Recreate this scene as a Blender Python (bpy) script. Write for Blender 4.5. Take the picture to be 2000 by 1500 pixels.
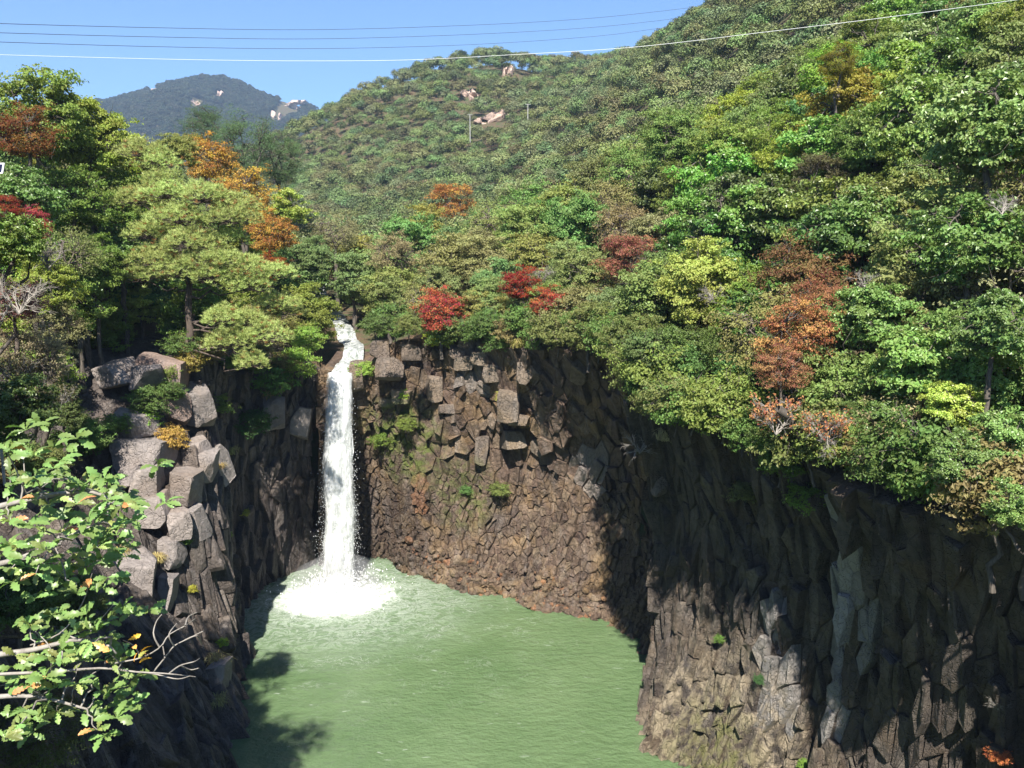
import bpy, math, random
import numpy as np
from mathutils import Vector, Matrix

# ------------------------------------------------------------------ camera, sky, sun, exposure
for o in list(bpy.data.objects):
    bpy.data.objects.remove(o)
sc = bpy.context.scene
COL = sc.collection
CZ, PITCH, FPX = 27.0, math.radians(9.0), 1698.0
cp, sp = math.cos(PITCH), math.sin(PITCH)
cd = bpy.data.cameras.new('camera'); cam = bpy.data.objects.new('camera', cd); COL.objects.link(cam)
cam.location = (0, 0, CZ); cam.rotation_euler = (math.pi/2 - PITCH, 0, 0)
cd.sensor_width = 36.0; cd.lens = 36.0*FPX/2000.0; cd.clip_start = 0.2; cd.clip_end = 9000
sc.camera = cam

SUN_EL, SUN_AZ = math.radians(50), math.radians(4)      # azimuth: degrees to the left of straight behind the camera
to_sun = Vector((-math.sin(SUN_AZ)*math.cos(SUN_EL), -math.cos(SUN_AZ)*math.cos(SUN_EL), math.sin(SUN_EL)))
w = bpy.data.worlds.new('World'); sc.world = w; w.use_nodes = True
wn, wl = w.node_tree.nodes, w.node_tree.links
wn.clear()
wo = wn.new('ShaderNodeOutputWorld'); wb = wn.new('ShaderNodeBackground'); ws = wn.new('ShaderNodeTexSky')
ws.sky_type = 'NISHITA'; ws.sun_disc = False; ws.sun_elevation = SUN_EL
ws.sun_rotation = math.atan2(to_sun.x, to_sun.y)
ws.altitude = 300; ws.air_density = 1.0; ws.dust_density = 0.0; ws.ozone_density = 10.0
wb.inputs['Strength'].default_value = 0.072
wl.new(ws.outputs[0], wb.inputs[0]); wl.new(wb.outputs[0], wo.inputs[0])
ld = bpy.data.lights.new('sun', 'SUN'); sun = bpy.data.objects.new('sun', ld); COL.objects.link(sun)
ld.energy = 5.0; ld.angle = math.radians(0.55); ld.color = (1.0, 0.95, 0.86)
sun.rotation_euler = to_sun.to_track_quat('Z', 'Y').to_euler(); sun.location = (0, -50, 120)
sc.view_settings.view_transform = 'Standard'; sc.view_settings.look = 'None'
sc.view_settings.exposure = 1.4; sc.view_settings.gamma = 1.0
sc.view_settings.use_curve_mapping = False
sc.render.engine = 'CYCLES'
sc.cycles.max_bounces = 6; sc.cycles.diffuse_bounces = 2; sc.cycles.glossy_bounces = 2
sc.cycles.transmission_bounces = 4; sc.cycles.transparent_max_bounces = 12; sc.cycles.volume_bounces = 0
sc.cycles.use_denoising = True; sc.cycles.caustics_reflective = False; sc.cycles.caustics_refractive = False

random.seed(7); RNG = np.random.default_rng(7)

# ------------------------------------------------------------------ helpers
def P(px, py, Y):
    """world point seen at photo pixel (2000x1500) at forward distance Y"""
    a, b = (px-1000)/FPX, (750-py)/FPX
    d = np.array([a, cp + b*sp, -sp + b*cp])
    k = Y/d[1]
    return np.array([0, 0, CZ]) + d*k

def proj(p):
    p = np.asarray(p, float)
    dz = p[..., 2]-CZ
    dep = p[..., 1]*cp - dz*sp
    up = p[..., 1]*sp + dz*cp
    return 1000 + FPX*p[..., 0]/dep, 750 - FPX*up/dep, dep

def hashf(ix, iy, iz, seed):
    h = (ix.astype(np.int64)*374761393 + iy.astype(np.int64)*668265263 + iz.astype(np.int64)*1442695041 + seed*97531) & 0xffffffff
    h = ((h ^ (h >> 13))*1274126177) & 0xffffffff
    h = ((h ^ (h >> 16))*2246822519) & 0xffffffff
    return (h ^ (h >> 15))/4294967295.0

def vnoise(x, y, z=0.0, seed=0):
    x, y, z = np.broadcast_arrays(np.asarray(x, float), np.asarray(y, float), np.asarray(z, float))
    ix, iy, iz = np.floor(x), np.floor(y), np.floor(z)
    f = [x-ix, y-iy, z-iz]; f = [t*t*(3-2*t) for t in f]
    r = 0
    for a in (0, 1):
        for b in (0, 1):
            for c in (0, 1):
                wgt = (f[0] if a else 1-f[0])*(f[1] if b else 1-f[1])*(f[2] if c else 1-f[2])
                r = r + wgt*hashf(ix+a, iy+b, iz+c, seed)
    return r*2-1

def fbm(x, y, z=0.0, oct=4, seed=0):
    r, a = 0, 1.0
    for k in range(oct):
        r = r + a*vnoise(np.asarray(x)*2**k, np.asarray(y)*2**k, np.asarray(z)*2**k, seed+k*17); a *= .5
    return r/1.8

def mesh_np(name, verts, faces, mats=(), attrs=None, smooth=False, mat_idx=None):
    """faces: int array (n,3) or (n,4), or list of lists"""
    me = bpy.data.meshes.new(name)
    verts = np.asarray(verts, np.float32)
    if isinstance(faces, np.ndarray):
        n, k = faces.shape
        me.vertices.add(len(verts)); me.vertices.foreach_set('co', verts.ravel())
        me.loops.add(n*k); me.loops.foreach_set('vertex_index', faces.astype(np.int32).ravel())
        me.polygons.add(n); me.polygons.foreach_set('loop_start', np.arange(0, n*k, k, dtype=np.int32))
        try: me.polygons.foreach_set('loop_total', np.full(n, k, np.int32))
        except Exception: pass
        me.update(calc_edges=True)
    else:
        me.from_pydata(verts.tolist(), [], faces); me.update()
    me.polygons.foreach_set('use_smooth', np.full(len(me.polygons), bool(smooth)))
    for m in mats: me.materials.append(m)
    if mat_idx is not None: me.polygons.foreach_set('material_index', np.asarray(mat_idx, np.int32))
    for k, v in (attrs or {}).items():
        at = me.attributes.new(k, 'FLOAT', 'POINT'); at.data.foreach_set('value', np.asarray(v, np.float32))
    return me

def link(name, me, parent=None, loc=(0, 0, 0), rot=(0, 0, 0), scale=(1, 1, 1), color=None):
    o = bpy.data.objects.new(name, me); COL.objects.link(o)
    o.location = loc; o.rotation_euler = rot; o.scale = scale
    if parent is not None: o.parent = parent
    if color is not None: o.color = (color[0], color[1], color[2], 1)
    return o

def tag(o, label=None, cat=None, group=None, kind=None):
    if label: o['label'] = label
    if cat: o['category'] = cat
    if group: o['group'] = group
    if kind: o['kind'] = kind
    return o

class NT:
    def __init__(self, name):
        self.m = bpy.data.materials.new(name); self.m.use_nodes = True
        self.t = self.m.node_tree; self.t.nodes.clear()
        self.out = self.t.nodes.new('ShaderNodeOutputMaterial')
    def n(self, typ, **kw):
        nd = self.t.nodes.new(typ)
        for k, v in kw.items():
            if k.startswith('i_'):
                key = k[2:].replace('_', ' ')
                nd.inputs[key].default_value = v
            else: setattr(nd, k, v)
        return nd
    def l(self, a, b): self.t.links.new(a, b)
    def mixc(self, fac, a, b, blend='MIX'):
        nd = self.t.nodes.new('ShaderNodeMix'); nd.data_type = 'RGBA'; nd.blend_type = blend
        for s, v in ((0, fac), (6, a), (7, b)):
            if hasattr(v, 'is_output'): self.l(v, nd.inputs[s])
            else: nd.inputs[s].default_value = (*v, 1) if (s > 0 and len(v) == 3) else v
        return nd.outputs[2]
    def math(self, op, a, b=None, clamp=False):
        nd = self.t.nodes.new('ShaderNodeMath'); nd.operation = op; nd.use_clamp = clamp
        for s, v in ((0, a), (1, b)):
            if v is None: continue
            if hasattr(v, 'is_output'): self.l(v, nd.inputs[s])
            else: nd.inputs[s].default_value = v
        return nd.outputs[0]
    def ramp(self, fac, stops):
        nd = self.t.nodes.new('ShaderNodeValToRGB'); cr = nd.color_ramp
        while len(cr.elements) < len(stops): cr.elements.new(0.5)
        for e, (p, c) in zip(cr.elements, stops):
            e.position = p; e.color = (c, c, c, 1) if isinstance(c, (int, float)) else (*c, 1)
        self.l(fac, nd.inputs[0]); return nd.outputs[0]
    def noise(self, vec, scale, detail=4, rough=.55, stretch=None, dist=0):
        if stretch is not None:
            mp = self.n('ShaderNodeMapping'); mp.inputs['Scale'].default_value = stretch
            self.l(vec, mp.inputs[0]); vec = mp.outputs[0]
        nd = self.n('ShaderNodeTexNoise'); nd.inputs['Scale'].default_value = scale
        nd.inputs['Detail'].default_value = detail; nd.inputs['Roughness'].default_value = rough
        nd.inputs['Distortion'].default_value = dist
        self.l(vec, nd.inputs['Vector']); return nd.outputs['Fac']
    def pos(self): return self.n('ShaderNodeNewGeometry').outputs['Position']
    def attr(self, name): return self.n('ShaderNodeAttribute', attribute_name=name).outputs['Fac']
    def bsdf(self, **kw):
        b = self.n('ShaderNodeBsdfPrincipled')
        for k, v in kw.items():
            key = k.replace('_', ' ')
            if hasattr(v, 'is_output'): self.l(v, b.inputs[key])
            else: b.inputs[key].default_value = v
        return b
    def bump(self, h, strength=.5, dist=.05, normal=None):
        b = self.n('ShaderNodeBump'); b.inputs['Strength'].default_value = strength; b.inputs['Distance'].default_value = dist
        self.l(h, b.inputs['Height'])
        if normal is not None: self.l(normal, b.inputs['Normal'])
        return b.outputs[0]
    def done(self, surf):
        self.l(surf, self.out.inputs['Surface']); return self.m

# ------------------------------------------------------------------ materials
def leaf_mat(name, fixed=None, spec=.25, rough=.5, trans=.33, var=.6, second=None, gain=2.15, hue=.044):
    t = NT(name)
    oi = t.n('ShaderNodeObjectInfo')
    col = oi.outputs['Color'] if fixed is None else None
    if fixed is not None:
        rgb = t.n('ShaderNodeRGB'); rgb.outputs[0].default_value = (*fixed, 1); col = rgb.outputs[0]
    lv = t.attr('lv')
    hs = t.n('ShaderNodeHueSaturation')
    r = oi.outputs['Random']
    huev = t.math('ADD', .5-hue*.5, t.math('MULTIPLY', lv, hue)); hue = huev
    if fixed is not None: hue = t.math('ADD', hue, t.math('MULTIPLY_ADD', r, .05) if False else t.math('MULTIPLY', t.math('SUBTRACT', r, .5), .06))
    t.l(hue, hs.inputs['Hue'])
    val = t.math('MULTIPLY', t.math('ADD', 1-var*.5, t.math('MULTIPLY', lv, var)), gain)
    if fixed is not None: val = t.math('MULTIPLY', val, t.math('ADD', .68, t.math('MULTIPLY', r, .64)))
    t.l(val, hs.inputs['Value']); t.l(col, hs.inputs['Color'])
    c = hs.outputs[0]
    if second is not None:      # some leaves have turned
        c = t.mixc(t.math('GREATER_THAN', t.attr('lt'), second[1]), c, second[0])
    b = t.bsdf(Base_Color=c, Roughness=rough)
    b.inputs['Specular IOR Level'].default_value = spec
    tr = t.n('ShaderNodeBsdfTranslucent')
    hs2 = t.n('ShaderNodeHueSaturation'); hs2.inputs['Saturation'].default_value = 1.15; hs2.inputs['Value'].default_value = 1.25
    t.l(c, hs2.inputs['Color']); t.l(hs2.outputs[0], tr.inputs['Color'])
    mx = t.n('ShaderNodeMixShader'); mx.inputs[0].default_value = trans
    t.l(b.outputs[0], mx.inputs[1]); t.l(tr.outputs[0], mx.inputs[2])
    return t.done(mx.outputs[0])

M = {}
M['leaf'] = leaf_mat('leaf_foliage')
M['leaf_gloss'] = leaf_mat('glossy_leaf', spec=.5, rough=.40, trans=.28, gain=2.3)
M['needle'] = leaf_mat('pine_needle', spec=.2, rough=.55, trans=.25, var=.6, second=((.30, .16, .06), .93), gain=2.6)
M['petal'] = leaf_mat('turned_leaf', spec=.15, rough=.6, trans=.38, var=.8, gain=1.0, second=((.145, .130, .045), .80), hue=.075)
FOREST_COLS = [(.072, .092, .032), (.088, .106, .034), (.055, .076, .030), (.104, .106, .042), (.082, .092, .042), (.068, .092, .030)]
for i, c in enumerate(FOREST_COLS):
    M['forest%d' % i] = leaf_mat('forest_leaf', fixed=c, trans=.12, var=.8, gain=1.8)

def bark_mat(name, a, b):
    t = NT(name); p = t.n('ShaderNodeTexCoord').outputs['Object']
    n1 = t.noise(p, 3, 6, .6, stretch=(3, 3, .5))
    c = t.ramp(n1, [(.3, a), (.75, b)])
    bb = t.bsdf(Base_Color=c, Roughness=.9); t.l(t.bump(n1, .6, .05), bb.inputs['Normal'])
    return t.done(bb.outputs[0])
M['bark'] = bark_mat('grey_bark', (.035, .028, .022), (.16, .135, .11))
M['bark_pine'] = bark_mat('pine_bark', (.03, .022, .018), (.15, .11, .085))
M['twig'] = bark_mat('pale_twig', (.16, .14, .12), (.36, .33, .29))
M['twig_brown'] = bark_mat('brown_twig', (.07, .055, .045), (.19, .15, .12))

def rock_mat(name, dark, light, stain, stain_amt, rough=.78, moss_tan=None, wet=None, streak=.35, fine=1.0, lichen=.35):
    t = NT(name); p = t.pos()
    n1 = t.noise(p, .45, 6, .6)
    n2 = t.noise(p, 3.2, 8, .65)
    f = t.math('ADD', t.math('MULTIPLY', n1, .55), t.math('MULTIPLY', n2, .45))
    c = t.ramp(f, [(.32, dark), (.66, light)])
    pv = t.attr('pv')
    c = t.mixc(1.0, c, t.ramp(pv, [(0, .55), (1, 1.3)]), 'MULTIPLY')
    hsn = t.n('ShaderNodeHueSaturation'); t.l(c, hsn.inputs['Color'])
    t.l(t.math('ADD', .485, t.math('MULTIPLY', pv, .03)), hsn.inputs['Hue']); c = hsn.outputs[0]
    ns = t.noise(p, .33, 5, .6, dist=.6)
    c = t.mixc(t.math('MULTIPLY', t.ramp(ns, [(.5, 0.0), (.68, 1.0)]), stain_amt), c, stain)
    st = t.noise(p, 1.4, 5, .6, stretch=(1, 1, .09))
    c = t.mixc(t.math('MULTIPLY', t.ramp(st, [(.52, 0.0), (.75, 1.0)]), streak), c, (.36, .33, .31))
    lich = t.noise(p, 9, 5, .7)
    c = t.mixc(t.math('MULTIPLY', t.ramp(lich, [(.62, 0.0), (.72, 1.0)]), lichen), c, (.40, .38, .33))
    pale = t.attr('pale')
    c = t.mixc(pale, c, t.mixc(n2, (.25, .24, .24), (.50, .48, .46)))
    c = t.mixc(t.math('MULTIPLY', t.attr('rust'), t.ramp(n2, [(.35, .4), (.6, 1.0)])), c, (.36, .15, .06))
    if moss_tan:
        for (mc, mr, mcol) in moss_tan:
            dn = t.n('ShaderNodeVectorMath', operation='DISTANCE'); t.l(p, dn.inputs[0]); dn.inputs[1].default_value = mc
            m = t.math('SUBTRACT', 1.0, t.math('DIVIDE', dn.outputs['Value'], mr), True)
            m = t.math('MULTIPLY', m, 2.2, True)
            m = t.math('MULTIPLY', m, t.ramp(t.noise(p, 1.3, 6, .65), [(.42, 0.0), (.58, 1.0)]))
            c = t.mixc(m, c, mcol)
    rg = rough
    if wet:
        dn = t.n('ShaderNodeVectorMath', operation='DISTANCE'); t.l(p, dn.inputs[0]); dn.inputs[1].default_value = wet[0]
        wm = t.math('MULTIPLY', t.math('SUBTRACT', 1.0, t.math('DIVIDE', dn.outputs['Value'], wet[1]), True), 2.0, True)
        c = t.mixc(t.math('MULTIPLY', wm, .75), c, t.mixc(1.0, c, (.42, .42, .45), 'MULTIPLY'))
        rg = t.math('SUBTRACT', rough, t.math('MULTIPLY', wm, .42))
    bb = t.bsdf(Base_Color=c, Roughness=rg); bb.inputs['Specular IOR Level'].default_value = .35
    h = t.math('ADD', t.math('MULTIPLY', n2, 1.0), t.math('MULTIPLY', t.noise(p, 14, 6, .7), .45))
    vo = t.n('ShaderNodeTexVoronoi', feature='DISTANCE_TO_EDGE'); vo.inputs['Scale'].default_value = 1.7
    mp = t.n('ShaderNodeMapping'); mp.inputs['Scale'].default_value = (1.3, 1.3, .8); t.l(p, mp.inputs[0])
    wob = t.n('ShaderNodeVectorMath', operation='ADD'); t.l(mp.outputs[0], wob.inputs[0])
    nn = t.n('ShaderNodeTexNoise'); nn.inputs['Scale'].default_value = 2; t.l(p, nn.inputs['Vector']); t.l(nn.outputs['Color'], wob.inputs[1])
    t.l(wob.outputs[0], vo.inputs['Vector'])
    h = t.math('ADD', h, t.math('MULTIPLY', t.ramp(vo.outputs[0], [(0, 0.0), (.06, 1.0)]), .35))
    t.l(t.bump(h, .95*fine, .20), bb.inputs['Normal'])
    return t.done(bb.outputs[0])

M['rock_back'] = rock_mat('brown_basalt', (.036, .025, .018), (.205, .142, .100), (.26, .165, .07), .55,
                          moss_tan=[((-9.5, 69.5, 11.2), 4.6, (.10, .125, .025)), ((-4.5, 67, 7.5), 4, (.09, .10, .03))], wet=((-12.6, 68, 4), 8.0), streak=.25)
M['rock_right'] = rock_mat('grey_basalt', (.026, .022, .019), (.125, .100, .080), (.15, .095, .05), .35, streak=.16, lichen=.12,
                           moss_tan=[((8.5, 39, 1.0), 8.5, (.30, .245, .17)), ((9, 40, 2), 4, (.13, .125, .05))])  # wide pale tan zone round the foot of the wall, olive patch inside
M['rock_left'] = rock_mat('dark_basalt', (.036, .030, .027), (.165, .135, .118), (.17, .115, .07), .3, wet=((-17, 68, 3), 8.0))
M['boulder'] = rock_mat('boulder_rock', (.095, .080, .074), (.28, .235, .215), (.25, .16, .09), .3, streak=.12, fine=.8)
M['outcrop'] = rock_mat('pink_outcrop', (.34, .23, .185), (.58, .42, .34), (.46, .30, .20), .4, streak=.2)

def ground_mat():
    t = NT('forest_floor'); p = t.pos()
    n1 = t.noise(p, .5, 6, .6); n2 = t.noise(p, 9, 6, .7)
    c = t.ramp(n2, [(.3, (.025, .018, .012)), (.5, (.085, .055, .030)), (.7, (.17, .115, .06))])
    c = t.mixc(t.ramp(n1, [(.45, 0.0), (.6, 1.0)]), c, (.05, .065, .022))
    b = t.bsdf(Base_Color=c, Roughness=.95); t.l(t.bump(n2, .8, .15), b.inputs['Normal'])
    return t.done(b.outputs[0])
M['ground'] = ground_mat()

FALL = np.array([-13.8, 66.3])          # plunge point
def water_mat():
    t = NT('green_pool_water'); p = t.pos()
    n1 = t.noise(p, .16, 4, .6)
    c = t.ramp(n1, [(.3, (.085, .138, .060)), (.7, (.116, .172, .082))])
    # foam: white where aerated water boils up round the plunge point, in streaks that drift away from it
    sep = t.n('ShaderNodeVectorMath', operation='SUBTRACT'); t.l(p, sep.inputs[0]); sep.inputs[1].default_value = (FALL[0], FALL[1]-1.8, 0)
    mp = t.n('ShaderNodeMapping'); mp.inputs['Scale'].default_value = (.86, 1, 0); t.l(sep.outputs[0], mp.inputs[0])
    ln = t.n('ShaderNodeVectorMath', operation='LENGTH'); t.l(mp.outputs[0], ln.inputs[0]); d = ln.outputs['Value']
    nf = t.noise(p, .9, 8, .68, dist=.9); nf2 = t.noise(p, 2.6, 8, .7, dist=1.2)
    near = t.math('SUBTRACT', 1.0, t.math('DIVIDE', t.math('SUBTRACT', d, 2.2), 5.2), True)
    thr = t.math('ADD', t.math('MULTIPLY', nf, .85), t.math('MULTIPLY', nf2, .65))
    foam = t.math('MULTIPLY', t.math('SUBTRACT', t.math('ADD', near, thr), 1.28), 2.0, True)
    # lacy streaks farther out
    vo = t.n('ShaderNodeTexNoise'); vo.inputs['Scale'].default_value = .75; vo.inputs['Detail'].default_value = 7; vo.inputs['Roughness'].default_value = .62; vo.inputs['Distortion'].default_value = 2.2
    t.l(p, vo.inputs['Vector'])
    ridge = t.math('SUBTRACT', 1.0, t.math('MULTIPLY', t.math('ABSOLUTE', t.math('SUBTRACT', vo.outputs['Fac'], .5)), 34.0), True)
    far = t.math('SUBTRACT', 1.0, t.math('DIVIDE', d, 24.0), True)
    gate = t.ramp(t.noise(p, .42, 4, .6), [(.50, 0.0), (.66, 1.0)])
    streak = t.math('MULTIPLY', t.math('MULTIPLY', ridge, gate), t.math('ADD', .02, t.math('MULTIPLY', t.math('MULTIPLY', far, far), .8)))
    midz = t.math('SUBTRACT', 1.0, t.math('DIVIDE', d, 11.0), True)
    lace = t.math('MULTIPLY', t.math('SUBTRACT', 1.0, t.math('MULTIPLY', t.math('ABSOLUTE', t.math('SUBTRACT', nf, .5)), 14.0), True), midz)
    foam = t.math('MAXIMUM', foam, t.math('MAXIMUM', streak, t.math('MULTIPLY', lace, .42)))
    fl = t.math('MULTIPLY', t.ramp(t.noise(p, 1.9, 3, .5, stretch=(.5, 1.6, 1)), [(.66, 0.0), (.72, 1.0)]), t.ramp(t.noise(p, .23, 3, .6), [(.46, 0.0), (.62, .22)]))
    foam = t.math('MAXIMUM', foam, fl)
    milky = t.math('MULTIPLY', t.math('SUBTRACT', 1.0, t.math('DIVIDE', d, 13.0), True), .35)
    c = t.mixc(milky, c, (.34, .42, .34))
    c = t.mixc(foam, c, (.88, .90, .88))
    b = t.bsdf(Base_Color=c, Roughness=t.math('ADD', .12, t.math('MULTIPLY', foam, .6)))
    b.inputs['Specular IOR Level'].default_value = .4; b.inputs['IOR'].default_value = 1.33
    h = t.math('ADD', t.noise(p, 1.3, 5, .6, stretch=(1, 1.5, 1)), t.math('MULTIPLY', t.noise(p, 5.0, 4, .6), .35))
    h = t.math('ADD', h, t.math('MULTIPLY', foam, .5))
    t.l(t.bump(h, .8, .26), b.inputs['Normal'])
    b.inputs['Subsurface Weight'].default_value = .55; b.inputs['Subsurface Radius'].default_value = (1, 1, .8); b.inputs['Subsurface Scale'].default_value = .9
    return t.done(b.outputs[0])
M['water'] = water_mat()

def fall_mat(name, base_alpha, edge_pow, seedoff, lo, hi, dark=(.60, .64, .62)):
    t = NT(name); p = t.pos()
    ad = t.n('ShaderNodeVectorMath', operation='ADD'); t.l(p, ad.inputs[0]); ad.inputs[1].default_value = (seedoff, seedoff*2.3, seedoff*.7)
    n1 = t.noise(ad.outputs[0], 1.5, 8, .68, stretch=(1.6, 1.0, .38), dist=.5)
    n2 = t.noise(ad.outputs[0], 6.0, 6, .7, stretch=(1.4, 1, .35))
    n = t.math('ADD', t.math('MULTIPLY', n1, .62), t.math('MULTIPLY', n2, .38))
    e = t.attr('edge')                     # 1 in the middle of the sheet, 0 at its sides
    a = t.math('ADD', t.math('MULTIPLY', t.math('POWER', e, edge_pow), base_alpha), t.math('MULTIPLY', t.math('SUBTRACT', n, .5), 2.4))
    a = t.math('MULTIPLY', a, 1.0, True)
    c = t.mixc(t.ramp(n, [(lo, 0.0), (hi, 1.0)]), dark, (.95, .96, .96))
    b = t.bsdf(Base_Color=c, Roughness=.55); t.l(t.bump(n, .9, .25), b.inputs['Normal'])
    tl = t.n('ShaderNodeBsdfTranslucent'); t.l(c, tl.inputs['Color'])
    m0 = t.n('ShaderNodeMixShader'); m0.inputs[0].default_value = .35; t.l(b.outputs[0], m0.inputs[1]); t.l(tl.outputs[0], m0.inputs[2])
    tp = t.n('ShaderNodeBsdfTransparent'); mx = t.n('ShaderNodeMixShader')
    t.l(a, mx.inputs[0]); t.l(tp.outputs[0], mx.inputs[1]); t.l(m0.outputs[0], mx.inputs[2])
    return t.done(mx.outputs[0])
M['fall_core'] = fall_mat('falling_water_core', 3.0, .5, 0.0, .34, .54)
M['stream'] = fall_mat('white_water', 2.6, .6, 5.0, .40, .62, (.16, .20, .17))
M['fall_veil'] = fall_mat('falling_water_veil', .62, .8, 13.0, .38, .6)
def foam_mat():
    t = NT('white_foam'); p = t.pos()
    n = t.noise(p, 2.2, 8, .7)
    c = t.ramp(n, [(.3, (.78, .82, .80)), (.6, (.95, .95, .95))])
    b = t.bsdf(Base_Color=c, Roughness=.7); t.l(t.bump(n, .6, .2), b.inputs['Normal'])
    return t.done(b.outputs[0])
M['foam'] = foam_mat()
def mist_mat():
    t = NT('spray_mist')
    v = t.n('ShaderNodeVolumePrincipled'); v.inputs['Color'].default_value = (.97, .98, 1, 1); v.inputs['Density'].default_value = .13
    t.l(v.outputs[0], t.out.inputs['Volume']); return t.m
M['mist'] = mist_mat()
def flat(name, c, rough=.6, metal=0.0):
    t = NT(name); p = t.n('ShaderNodeTexCoord').outputs['Object']
    n = t.noise(p, 6, 4, .6)
    b = t.bsdf(Base_Color=t.mixc(n, tuple(x*.85 for x in c), tuple(min(1, x*1.1) for x in c)), Roughness=rough, Metallic=metal)
    return t.done(b.outputs[0])
M['wire_dark'] = flat('weathered_cable', (.05, .06, .07), .6)
M['wire_white'] = flat('bright_cable', (.85, .85, .82), .4)
M['pole'] = flat('concrete_pole', (.4, .39, .37), .8)
M['panel_frame'] = flat('white_frame', (.8, .8, .8), .4)
M['panel_blue'] = flat('blue_panel', (.02, .025, .07), .2)
M['grass'] = leaf_mat('grass_blade', spec=.15, rough=.6, trans=.3, var=.6)

# ------------------------------------------------------------------ terrain heights
CTRL = np.array([
 # left plateau
 (-13, 5, 20), (-16, 14, 20), (-22, 24, 20.5), (-28, 35, 18.5), (-30, 44, 17), (-28.5, 51, 16.8), (-24.5, 58, 19.6), (-22, 64, 18.8), (-19.5, 70, 18),
 (-40, 30, 23), (-38, 50, 24.5), (-36, 62, 24.5), (-45, 70, 28), (-29, 82, 25), (-25, 76, 21), (-70, 55, 36), (-65, 110, 38), (-30, 100, 25), (-42, 122, 31),
 # stream bed
 (-14, 73, 17.2), (-15.5, 80, 18.2), (-18.5, 90, 19.4), (-25, 120, 21.5), (-33, 170, 25), (-50, 230, 28),
 # right rim
 (-9, 72, 19.4), (-4, 71, 20), (3, 68, 20.3), (9, 63, 20.6), (12, 55, 20.6), (12, 48, 20), (13, 42, 19.5), (16, 36, 19), (19, 30, 19), (22, 22, 19), (26, 10, 19),
 # right slope
 (14, 71, 27.5), (-6, 85, 22.5), (4, 84, 26), (18.5, 53, 25.5), (22, 62, 32), (24, 44, 28), (27, 34, 29), (31, 22, 29), (45, 60, 46), (40, 88, 46), (26, 105, 39), (12, 100, 30), (1, 105, 26.5), (-9, 100, 22.5),
 (38, 72, 40), (39, 110, 45), (33, 140, 47), (26.5, 150, 42), (20, 170, 41), (-6, 150, 27), (-12, 200, 31), (-24, 200, 27.5), (0, 220, 41),
 (16, 280, 62), (49, 215, 76), (37, 250, 74), (60, 170, 78), (70, 120, 80), (31, 330, 82), (19, 400, 93),
 (-10, 430, 113), (6, 425, 109), (-28, 428, 109), (-49, 420, 101), (-72, 400, 86), (-84, 380, 75), (-92, 360, 52), (-105, 330, 34), (-60, 300, 44), (-40, 330, 60), (-15, 350, 76), (-20, 280, 46), (-75, 270, 31),
 (80, 60, 70), (120, 60, 95), (120, 150, 120), (110, 260, 125), (70, 330, 105),
 (-120, 100, 40), (-150, 250, 45), (-110, 190, 34), (-150, 20, 38), (-60, 10, 24), (-40, -40, 21), (40, -40, 24), (60, 10, 36), (0, -80, 18),
 (-10, 540, 90), (-150, 500, 50), (150, 450, 135), (0, 750, 50), (-300, 700, 45), (300, 700, 110), (0, 1200, 30), (-600, 1200, 50), (600, 1200, 80), (-600, 300, 70), (600, 300, 120)], float)
C2 = 9.0**2
def _phi(d2): return np.sqrt(d2+C2)
_n = len(CTRL)
_A = np.zeros((_n+3, _n+3)); _d2 = ((CTRL[:, None, :2]-CTRL[None, :, :2])**2).sum(2)
_A[:_n, :_n] = _phi(_d2) - np.eye(_n)*1.2; _A[:_n, _n] = 1; _A[:_n, _n+1:] = CTRL[:, :2]/100; _A[_n, :_n] = 1; _A[_n+1:, :_n] = CTRL[:, :2].T/100
_W = np.linalg.solve(_A, np.concatenate([CTRL[:, 2], [0, 0, 0]]))
def H(x, y):
    x = np.asarray(x, float); y = np.asarray(y, float); sh = np.broadcast(x, y).shape
    x = np.broadcast_to(x, sh).ravel(); y = np.broadcast_to(y, sh).ravel()
    d2 = (x[:, None]-CTRL[None, :, 0])**2 + (y[:, None]-CTRL[None, :, 1])**2
    z = _phi(d2) @ _W[:_n] + _W[_n] + (x/100)*_W[_n+1] + (y/100)*_W[_n+2]
    rr = np.hypot(x, y-60)
    z = z + fbm(x*.06, y*.06, seed=3)*np.clip(rr/80, .25, 3.0)*.9
    return z.reshape(sh)

# ------------------------------------------------------------------ cliff sheets: columns of (base xy), (mid xyz), (top xyz)
LEFT_C = [((-8, 12), (-9.5, 11, 9), (-11, 10, 20)), ((-11, 22), (-13.5, 21, 9), (-17.5, 19, 20)), ((-12.5, 29), (-16, 28, 9), (-20, 27, 20)), ((-12.7, 36), (-18.0, 36, 8), (-25, 36, 17.5)),
          ((-13.7, 43), (-19.5, 44, 7), (-26, 44, 15.5)), ((-15.4, 48), (-20.5, 49.3, 8), (-25.5, 50, 15.5)), ((-17.4, 52.5), (-19.4, 52.1, 9), (-22.4, 53.2, 16.8)), ((-18.6, 56.5), (-19.8, 56.5, 9.5), (-22.2, 57.5, 19.3)),
          ((-20.3, 62), (-20.8, 62.5, 10), (-20.4, 63.0, 18.6)), ((-19.4, 67.5), (-19.3, 68, 10), (-18.2, 68.5, 17.7)), ((-16.6, 71.2), (-16.4, 71.2, 9), (-15.7, 70.6, 17.2))]
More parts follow.
